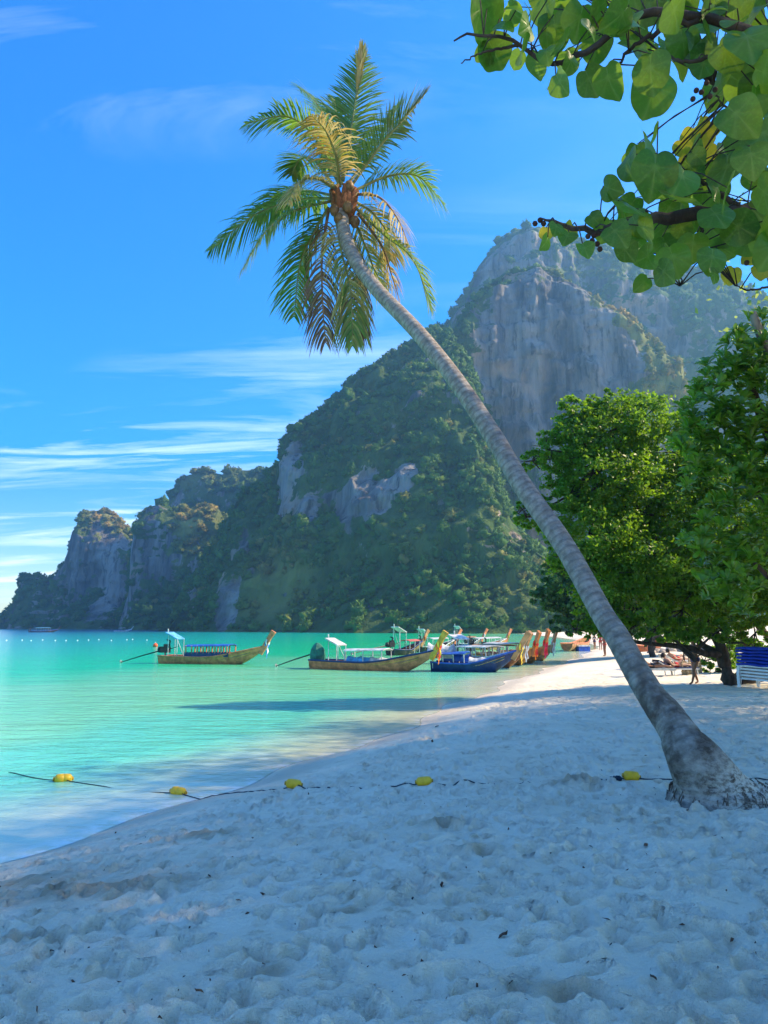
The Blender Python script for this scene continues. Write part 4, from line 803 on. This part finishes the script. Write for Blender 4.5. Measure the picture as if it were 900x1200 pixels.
# ------------------------------------------------------------------ floats, buoys and rope
M_buoy = simple('yellow_plastic', (.78, .46, .015), .4, .12, 9, .1, .45); M_cap = simple('buoy_cap', (.42, .24, .02), .5, .3, 20); M_rope = simple('rope', (.03, .055, .085), .9, .5, 60, .8); M_ball = simple('orange_ball', (.80, .10, .02), .4, .1); M_wfl = simple('white_float', (.8, .8, .78), .5, .1)
bpos = []
for px, py, tilt, rz, lab in ((74, 915, .05, .5, 'yellow rope buoy floating in the shallow water'), (209, 930, .1, -.3, 'yellow rope buoy resting at the edge of the water'), (344, 923, .15, .2, 'yellow rope buoy on the sand just above the waterline'), (497, 920, -.1, -.1, 'yellow rope buoy half sunk in the open dry sand'), (740, 914, .12, .1, 'yellow rope buoy with blue knot beside the leaning palm')):
    w_ = shore(*atZ(px, py, 0)[:2]) < 0; p = atZ(px, py, 0.) if w_ else onsand(px, py); dist = np.linalg.norm(p-np.array([0, 0, CAMZ])); r = 5.2*dist/F; ln = 17.*dist/F
    o = thing('rope_buoy', lab, 'buoy', (p[0], p[1], p[2]+r*(.35 if w_ else .75)), rz, 'yellow buoys strung on the swimming-area rope'); o.rotation_euler[1] = tilt; bpos.append(np.array(o.location))
    MB().lathe((0, 0, 0), [(.02, -ln/2), (r*.55, -ln*.49), (r*.92, -ln*.38), (r, -ln*.2), (r*1.02, -.004), (r*.97, 0), (r*1.02, .004), (r, ln*.2), (r*.92, ln*.38), (r*.55, ln*.49), (.02, ln/2)], 'x', 20).build('float_body', M_buoy, o, True)
    for sg in (-1, 1): MB().lathe((sg*ln*.53, 0, 0), [(.02, -ln*.06), (r*.42, -ln*.05), (r*.38, ln*.05), (.02, ln*.06)], 'x', 12).build('end_cap', M_cap, o, True)
rp_ = []
def lay(a, b, n, bur=()):
    for i in range(n):
        u = i/n; x = a[0]+(b[0]-a[0])*u; y = a[1]+(b[1]-a[1])*u+.03*math.sin(u*6.28)-.12*math.sin(math.pi*u); jx = np.searchsorted(xs, x); jy = np.searchsorted(ys, y); zg = max(float(GZ[jy-1:jy+1, jx-1:jx+1].mean()), 0.)+.006
        if any(l <= u <= h for l, h in bur): zg -= .014*min(1, min(abs(u-l) for l, h in bur for l in (l, h))*12)
        w0 = max(0, 1-min(u, 1-u)*14); zz = zg*(1-w0)+(a if u < .5 else b)[2]*w0; rp_.append((x, y, zz))
far = atZ(10, 905, 0); lay(far, bpos[0], 14); lay(bpos[0], bpos[1], 30, ((.4, .85),)); lay(bpos[1], bpos[2], 30, ((.72, .8),)); lay(bpos[2], bpos[3], 30, ((.25, .7),)); lay(bpos[3], bpos[4], 40, ((.25, .85),)); q = onsand(960, 916); lay(bpos[4], np.array([q[0], q[1], q[2]+.02]), 20)
t_ = MB().tube(spline(rp_, len(rp_)*4), .0075, 6).build('rope', M_rope, None, True); t_['label'] = 'dark blue rope joining the yellow buoys across sand and shallows'; t_['category'] = 'rope'
p = onsand(724, 915); kn = MB()
for j in range(5): kn.tube([p+np.array([.035*math.cos(w*1.3+j)+rng.normal()*.006, .035*math.sin(w+j), .025+.02*math.sin(w*2+j)]) for w in np.linspace(0, 5.5, 12)], .010, 5)
for j in range(4): kn.tube([p, p+np.array([-.05-.03*j, .04-.03*j, .02]), p+np.array([-.11-.01*j, .05*j-.08, -.004])], [.009, .008, .005], 5)
kn.build('rope_knot', M_rope, None, True, label='frayed blue rope knot lying left of the palm buoy', category='knot')
p = atZ(182, 758, 0); ob = thing('mooring_buoy', 'round orange red mooring ball near the cabin boat', 'buoy', tuple(p))
MB().lathe((0, 0, .16), [(.01, -.3), (.16, -.25), (.27, -.1), (.29, .02), (.25, .15), (.15, .25), (.01, .3)], n=16).build('ball', M_ball, ob, True); MB().lathe((0, 0, .50), [(.05, -.06), (.05, .02), (.09, .03), (.09, .07), (.02, .09)], n=10).build('eye', M_wfl, ob, True)
for k in range(13):
    px = 10+k*13.5+rng.uniform(-4, 4); p = atZ(px, 751+rng.uniform(-.6, .6)-k*.08, 0); o = MB().lathe((0, 0, .05), [(.01, -.12), (.09, -.08), (.11, .02), (.07, .08), (.01, .11)], n=10).build('line_float', M_wfl, None, True, loc=tuple(p)); o['label'] = 'small white float on the swimming-area line off the headland'; o['category'] = 'float'; o['group'] = 'white floats on the line'

# ------------------------------------------------------------------ stacked loungers, people, beach things
M_pl = simple('white_plastic', (.78, .80, .80), .4, .06, 3, .05, .45); M_mat = simple('blue_mattress', (.015, .05, .42), .75, .2, 4, .3)
q = onsand(893, 808); st0 = q+np.array([.25, .3, 0]); rzz = R(12)
for k in range(5):
    lo_ = thing('sun_lounger', ('lowest white plastic lounger of the stack, feet on the sand', 'second white lounger from the bottom of the stack', 'middle white plastic lounger of the stack', 'second white lounger from the top of the stack', 'topmost white lounger of the stack, under blue mattresses')[k], 'sun lounger', (st0[0], st0[1], st0[2]+.105*k), rzz, 'stacked white loungers')
    fr = MB(); fr.box((-.32, 0, .30), (.05, 1.9, .06)); fr.box((.32, 0, .30), (.05, 1.9, .06)); fr.box((0, -.94, .30), (.59, .05, .06)); fr.box((0, .94, .30), (.59, .05, .06)); fr.build('frame', M_pl, lo_)
    for j in range(9): MB().box((0, -.80+j*.2, .318), (.58, .13, .022)).build('slat', M_pl, lo_)
    for sx_ in (-1, 1):
        for sy_ in (-1, 1): MB().loft([[(sx_*(.33+.05*(1-h))+dx, sy_*.80+dy, .30*h) for dx, dy in ((-.03, -.06), (.03, -.06), (.03, .06), (-.03, .06))] for h in (0, .5, 1)], True).build('leg', M_pl, lo_)
for k in range(6):
    m = MB(); z0 = st0[2]+.105*4+.345+k*.105; pr = []
    for yy in np.linspace(-.98, .98, 13):
        e_ = 1 if abs(yy) < .95 else .8; sg = .012*math.sin(yy*5+k)
        pr.append([(x_*e_+.02*math.sin(k*2.3), yy+.03*math.cos(k*1.7), z_*e_+sg) for x_, z_ in ((-.36, -.03), (-.38, 0), (-.36, .04), (-.12, .052), (.12, .052), (.36, .04), (.38, 0), (.36, -.03), (0, -.05))])
    m.loft(pr, True); m.add(pr[0], [tuple(range(9))[::-1]]); m.add(pr[-1], [tuple(range(9))])
    o = m.build('mattress', M_mat, None, True, loc=(st0[0], st0[1], z0)); o.rotation_euler[2] = rzz; o['label'] = ('lowest blue mattress resting on the white loungers', 'second blue mattress from the bottom of the pile', 'third blue mattress from the bottom of the pile', 'third blue mattress from the top of the pile', 'second blue mattress from the top of the pile', 'topmost blue mattress of the pile on the loungers')[k]; o['category'] = 'mattress'; o['group'] = 'pile of blue mattresses'
M_skin = simple('tanned_skin', (.30, .145, .085), .55, .1, 5, .05); M_skin2 = simple('fair_skin', (.45, .25, .17), .55, .1, 5, .05); M_hair = simple('dark_hair', (.018, .012, .010), .6, .3, 30, .5)
def skinmesh(V, E, Rr, m, name, parent):
    me = bpy.data.meshes.new(name); me.from_pydata([tuple(v) for v in V], E, []); me.materials.append(m); o = obj(name, me, parent)
    md = o.modifiers.new('skin', 'SKIN'); md.use_smooth_shade = True
    for sv, r in zip(me.skin_vertices[0].data, Rr): sv.radius = (r, r) if isinstance(r, (int, float)) else r
    me.skin_vertices[0].data[0].use_root = True
    s_ = o.modifiers.new('sub', 'SUBSURF'); s_.levels = 2; s_.render_levels = 2
    return o
def chain(V, E, Rr, start, pts):
    i = start
    for p, r in pts: V.append(p); Rr.append(r); E.append((i, len(V)-1)); i = len(V)-1
    return i
def person(label, loc, rz, J, skin=M_skin, cloth=None, cloth2=None, hair=M_hair, scale=1., name='person'):
    """J: joint positions in metres; one skinned figure, clothes and hair as children"""
    o = thing(name, label, 'person', loc, rz); o.scale = (scale,)*3
    V, E, Rr = [J['pelvis']], [], [(.15, .11)]
    a = chain(V, E, Rr, 0, [(J['waist'], (.125, .09)), (J['chest'], (.155, .105)), (J['upper'], (.13, .085)), (J['neck'], .052), (J['skull0'], .062), (J['face'], .088), (J['skull'], .082)])
    up = 3
    for s_ in 'lr':
        chain(V, E, Rr, up, [(J['sh_'+s_], .058), (J['el_'+s_], .040), (J['wr_'+s_], .028), (J['hand_'+s_], (.036, .020))])
        hd = len(V)-1; W_ = np.array(J['wr_'+s_]); H_ = np.array(J['hand_'+s_]); d = (H_-W_)/np.linalg.norm(H_-W_); sd = np.cross(d, [0, 0, 1.]); sd = sd/(np.linalg.norm(sd)+1e-6)
        for j, (of, ln) in enumerate(((-.026, .062), (-.009, .078), (.009, .074), (.025, .056))): chain(V, E, Rr, hd, [(tuple(H_+sd*of+d*.03), .0095), (tuple(H_+sd*of*1.2+d*(.03+ln*.55)+np.array([0, 0, -.006])), .0085), (tuple(H_+sd*of*1.2+d*(.03+ln)+np.array([0, 0, -.02])), .007)])
        chain(V, E, Rr, hd-1, [(tuple(W_+d*.03+sd*.03), .011), (tuple(W_+d*.07+sd*.055), .009)])
        chain(V, E, Rr, 0, [(J['hip_'+s_], .094), (J['kn_'+s_], .060), (J['calf_'+s_], .056), (J['an_'+s_], .036), (J['toe_'+s_], (.038, .022))])
    skinmesh(V, E, Rr, skin, 'body', o)
    fc = np.array(J['face']); sk = np.array(J['skull']); fd = np.array(J['look']); upv = (sk-fc)/np.linalg.norm(sk-fc); rt_ = np.cross(fd, upv); rt_ /= np.linalg.norm(rt_)
    hr = MB(); rows = []
    for i in range(7):
        th = i/6*2.0
        rows.append([sk*.6+fc*.4-fd*.02+(upv*math.cos(th)+(rt_*math.cos(w)+fd*math.sin(w)*1.05)*math.sin(th))*.118*(1 if math.sin(w) < .35 or th < 1.1 else .88) for w in np.linspace(0, 6.28, 15)[:-1]])
    hr.loft(rows, True); hr.build('hair', hair, o, True)
    fm = MB(); cc = fc*.75+sk*.25
    fm.tube([cc+fd*.085+upv*.01, cc+fd*.112-upv*.03], [.010, .016], 6); fm.build('nose', skin, o, True)
    for s_ in (-1, 1):
        MB().lathe(cc+fd*.088+rt_*s_*.033+upv*.012, [(.002, -.008), (.011, 0), (.002, .008)], n=8).build('eye', M_hair, o, True); MB().tube([cc+rt_*s_*.088+upv*.02, cc+rt_*s_*.098-upv*.0, cc+rt_*s_*.09-upv*.03], [.010, .016, .009], 6).build('ear', skin, o, True)
    MB().tube([cc+fd*.082-upv*.055-rt_*.024, cc+fd*.092-upv*.057, cc+fd*.082-upv*.055+rt_*.024], [.005, .008, .005], 6).build('mouth', MW['pink'], o, True)
    if cloth:
        P = np.array(J['pelvis']); m = MB(); ax = np.array(J['waist'])-P; ax /= np.linalg.norm(ax)
        s1 = np.array(J['hip_l'])-np.array(J['hip_r']); s1 = s1-ax*s1.dot(ax); s1 /= np.linalg.norm(s1); s2 = np.cross(ax, s1)
        m.loft([[P+ax*h+(s1*math.cos(w)*.178+s2*math.sin(w)*.142)*k_ for w in np.linspace(0, 6.28, 17)[:-1]] for h, k_ in ((.09, .93), (.03, 1.02), (-.04, 1.07), (-.10, .98))], True); m.build('swimwear', cloth, o, True)
    if cloth2:
        P = np.array(J['chest']); m = MB(); ax = np.array(J['upper'])-P; ax /= np.linalg.norm(ax); s1 = np.array(J['sh_l'])-np.array(J['sh_r']); s1 = s1-ax*s1.dot(ax); s1 /= np.linalg.norm(s1); s2 = np.cross(ax, s1)
        m.loft([[P+ax*h+(s1*math.cos(w)*.178+s2*math.sin(w)*.130)*k_ for w in np.linspace(0, 6.28, 17)[:-1]] for h, k_ in ((.07, .96), (0, 1.03), (-.06, .97))], True); m.build('top', cloth2, o, True)
    return o
# walking figure: x is the walking direction
JW = dict(pelvis=(0, 0, .92), waist=(.01, 0, 1.06), chest=(.03, 0, 1.22), upper=(.03, 0, 1.37), neck=(.04, 0, 1.47), skull0=(.055, 0, 1.53), face=(.075, 0, 1.58), skull=(.06, 0, 1.64), look=(1, 0, 0), sh_l=(.02, .18, 1.40), el_l=(-.10, .25, 1.15), wr_l=(.10, .22, 1.00), hand_l=(.18, .19, .98), sh_r=(.02, -.18, 1.40), el_r=(.08, -.26, 1.14), wr_r=(.24, -.18, 1.05), hand_r=(.32, -.14, 1.06), hip_l=(0, .10, .86), kn_l=(.22, .10, .50), calf_l=(.20, .10, .36), an_l=(.30, .10, .09), toe_l=(.45, .11, .025), hip_r=(0, -.10, .86), kn_r=(-.02, -.10, .48), calf_r=(-.08, -.10, .34), an_r=(-.20, -.10, .09), toe_r=(-.06, -.11, .025))
q = onsand(816, 802); person('tanned person in dark swimwear walking barefoot across the sand', tuple(q), R(205), JW, M_skin, MW['navy'], MW['navy'])
JR = dict(pelvis=(0, 0, .42), waist=(-.13, 0, .47), chest=(-.27, 0, .55), upper=(-.39, 0, .64), neck=(-.47, 0, .72), skull0=(-.50, 0, .77), face=(-.52, 0, .82), skull=(-.54, 0, .88), look=(.85, 0, .5), sh_l=(-.41, .18, .64), el_l=(-.30, .30, .46), wr_l=(-.08, .26, .44), hand_l=(.0, .24, .44), sh_r=(-.41, -.18, .64), el_r=(-.32, -.30, .46), wr_r=(-.10, -.26, .44), hand_r=(-.02, -.24, .44), hip_l=(.05, .10, .42), kn_l=(.42, .12, .62), calf_l=(.54, .12, .52), an_l=(.74, .12, .40), toe_l=(.85, .13, .41), hip_r=(.05, -.10, .42), kn_r=(.46, -.12, .44), calf_r=(.60, -.12, .42), an_r=(.86, -.12, .38), toe_r=(.92, -.14, .46))
def sunbed(loc, rz, label, cm):
    o = thing('sunbed', label, 'sunbed', loc, rz, 'sunbeds under the trees')
    f_ = MB(); 
    for s_ in (-1, 1): f_.box((.25, s_*.30, .27), (1.4, .04, .05)); f_.box((-.62, s_*.30, .40), (.75, .04, .05), Matrix.Rotation(R(33), 3, 'Y'))
    f_.build('frame', MW['white'], o)
    for x_ in (-.35, .85):
        for s_ in (-1, 1): MB().tube([(x_, s_*.30, .27), (x_+.04, s_*.31, -.02)], .022, 6).build('leg', MW['white'], o)
    m = MB(); m.loft([[(x_, y_, z_+dz) for y_, dz in ((-.29, 0), (.29, 0), (.29, .05), (-.29, .05))] for x_, z_ in ((.95, .29), (.3, .285), (-.28, .30), (-.6, .46), (-.92, .62))], True); m.add([(.95, -.29, .29), (.95, .29, .29), (.95, .29, .34), (.95, -.29, .34)], [(0, 1, 2, 3)]); m.build('cushion', MW[cm], o)
for px, py, rz, lab, lab2, cm, sk, cl_, cl2 in ((798, 792, R(190), 'person with dark hair and dark top reclining with knees up', 'sunbed under the reclining person in the dark top', 'navy', M_skin2, MW['rib_r'], MW['black']), (770, 793, R(172), 'person lying back on a pale sunbed beside the leaning palm', 'pale sunbed beside the leaning palm with someone lying on it', 'white', M_skin, MW['black'], None)):
    q = onsand(px, py)+np.array([0, .6, 0]); q[2] = float(sandz(q[0], q[1])); rz = math.pi+rz; sunbed(tuple(q), rz, lab2, cm); person(lab, tuple(q), rz, JR, sk, cl_, cl2)
q = onsand(832, 789)+np.array([.6, 5.5, 0]); q[2] = float(sandz(q[0], q[1])); JS = {k: v for k, v in JR.items()}; sunbed(tuple(q), R(20), 'sunbed in the sunny patch behind the walking person', 'white'); person('person in red sitting in the sunny patch behind the walker', tuple(q), R(20), JS, M_skin2, MW['rib_r'], MW['rib_r'])
# far beach: standing figures, cool box, beached hull, parasol-less seat, rocks
JSt = dict(JW); JSt.update(kn_l=(.02, .10, .50), calf_l=(.0, .10, .36), an_l=(-.02, .10, .09), toe_l=(.12, .11, .025), kn_r=(.02, -.10, .50), calf_r=(.0, -.10, .36), an_r=(-.02, -.10, .09), toe_r=(.12, -.11, .025))
for px, py, rz, lab, a_, b_ in ((690, 761, 2.5, 'distant standing person in black on the far beach', 'black', 'black'), (697, 761, .4, 'distant standing person in white top on the far beach', 'navy', 'white'), (704, 762, 4, 'distant standing person in red on the far beach', 'rib_r', 'rib_r'), (709, 769, 3.3, 'person in pink standing beside the leaning trunk in the distance', 'pink', 'pink')):
    person(lab, tuple(onsand(px, py)), rz, JSt, M_skin, MW[a_], MW[b_])
q = onsand(683, 764.5); cb_ = thing('cool_box', 'blue cool box with pale lid standing on the far beach', 'cool box', tuple(q), .3); MB().box((0, 0, .30), (1.3, .7, .60)).build('box', MW['blue'], cb_); MB().box((0, 0, .66), (1.36, .76, .12)).build('lid', MW['white'], cb_)
MB().tube([(-.66, 0, .45), (-.78, 0, .5), (-.78, 0, .55)], .03, 6).build('handle', MW['grey'], cb_)
boat((735, 763), (775, 762), 'red brown wooden hull hauled up on the far sand under the trees', 'red', 'brown', 'red', z=.45, ribbons=(), engine=None, stripes=False, group='boats hauled up on the far sand')
boat((664, 760), (690, 757), 'low tan hull lying on the far sand beyond the row', 'tan', 'brown', 'tan', z=.3, ribbons=(), engine=None, stripes=False, group='boats hauled up on the far sand', posth=.3)
M_stone = simple('beach_stone', (.34, .29, .24), .9, .4, 2, .6)
for k in range(22):
    px = 756+k*4.3+rng.uniform(-2, 2); q = onsand(px, 764+rng.uniform(-1.5, 2.5)); bm = bmesh.new(); bmesh.ops.create_icosphere(bm, subdivisions=2, radius=1); v = np.array([x_.co[:] for x_ in bm.verts]); f = [[x_.index for x_ in p.verts] for p in bm.faces]; bm.free()
    v = v*(1+.35*fbm(v*1.3+k*5, 3, k))[:, None]*np.array([.42, .36, .28])*rng.uniform(.6, 1.4); o = obj('stone', mesh('stone', v, f, M_stone), None, tuple(q+np.array([0, 0, .05]))); o['label'] = 'rounded beach stone in the row under the far canopy'; o['category'] = 'stone'; o['group'] = 'stones under the far canopy'
# low slatted fence behind the walker
M_bam = simple('bamboo', (.36, .29, .19), .8, .3, 6); fa = onsand(824, 795)+np.array([0, 2.2, 0]); fb = onsand(852, 793)+np.array([0, 2.6, 0]); fe = thing('bamboo_fence', 'low pale bamboo fence standing behind the walking person', 'fence', (fa[0], fa[1], float(sandz(fa[0], fa[1]))))
for k in range(16):
    u = k/15; d = (fb-fa)*u; d[2] = 0; MB().tube([d+np.array([0, 0, -.1]), d+np.array([rng.normal()*.02, 0, .62+.05*rng.normal()])], .03, 7).build('slat', M_bam, fe)
for h in (.15, .5): MB().tube([np.array([-.05, -.04, h]), (fb-fa)*np.array([1.02, 1, 0])+np.array([0, -.04, h])], .025, 7).build('rail', M_bam, fe)
# leaf litter on the sand
M_lit = [simple('dry_litter', (.10, .05, .03), .8, .5, 30), simple('brown_leaf', (.20, .09, .04), .8, .4, 30), simple('dark_seed', (.02, .015, .015), .7, .4, 30)]
def drop(px, py): p = onsand(px, py); i = np.clip(np.searchsorted(xs, p[0]), 1, GX.shape[1]-1); j = np.clip(np.searchsorted(ys, p[1]), 1, GX.shape[0]-1); p[2] = GZ[j, i]; return p
for px, py, sz, kd in ((484, 1058, 10, 2), (503, 1079, 11, 2), (757, 994, 12, 1), (765, 1017, 9, 0), (692, 997, 7, 2), (646, 1004, 7, 0), (668, 960, 6, 2), (279, 1063, 7, 1), (245, 1034, 7, 0), (165, 993, 6, 2), (590, 1100, 16, 0), (766, 1153, 12, 0), (233, 1172, 12, 1), (222, 1092, 6, 2), (60, 1112, 8, 0), (104, 1117, 7, 2), (840, 980, 8, 1), (512, 852, 7, 2), (806, 953, 8, 0), (346, 1088, 5, 0), (716, 1112, 5, 2), (415, 1034, 5, 2), (532, 1006, 5, 2), (100, 893, 5, 2)):
    if shore(*onsand(px, py)[:2]) < .2: continue
    p = drop(px, py); s_ = sz*np.linalg.norm(p-np.array([0, 0, CAMZ]))/F*.5; w = rng.random()*6.28
    v = [(x_*s_, y_*s_*.55, z_*s_+.006) for x_, y_, z_ in ((-1, 0, .3), (-.4, -.6, .1), (.3, -.55, .25), (1, 0, .05), (.3, .55, .3), (-.4, .6, .05), (0, 0, .45), (-.6, 0, .3))]
    f = [(0, 1, 7), (1, 2, 6, 7), (2, 3, 6), (3, 4, 6), (4, 5, 7, 6), (5, 0, 7)]
    o = obj('fallen_leaf', mesh('fallen_leaf', v, f, M_lit[kd]), None, tuple(p)); o.rotation_euler = (rng.normal()*.15, rng.normal()*.15, w); o['label'] = 'dry curled fallen leaf lying on the trodden sand'; o['category'] = 'leaf'; o['group'] = 'fallen leaves on the sand'
mb = MB()
for _ in range(330):
    px = rng.uniform(-20, 920); py = 815+385*rng.random()**.8
    p = onsand(px, py)
    if shore(p[0], p[1]) < .3: continue
    p = drop(px, py); s_ = rng.uniform(.002, .008)*(1+p[1]*.09); a = rng.normal(size=3)*s_; b = rng.normal(size=3)*s_*.6
    mb.add([p-a, p+b+np.array([0, 0, s_]), p+a, p-b], [(0, 1, 2), (0, 2, 3), (0, 1, 3), (1, 2, 3)])
mb.build('beach_litter', M_lit[0], None, False, kind='stuff', label='scattered crumbs of dry leaf and seed on sand', category='litter')

# ------------------------------------------------------------------ air
hz = MB().box((0, 600, 190), (4000, 3000, 400)); t = MT('haze'); pv = t.n('ShaderNodeVolumePrincipled')
pv.inputs['Color'].default_value = (.27, .64, 1, 1); pv.inputs['Density'].default_value = .00045; pv.inputs['Anisotropy'].default_value = .45
t.l(pv.outputs[0], t.o.inputs['Volume']); hz.build('haze', t.m, None, kind='stuff', label='thin blue sea haze in the air', category='haze')
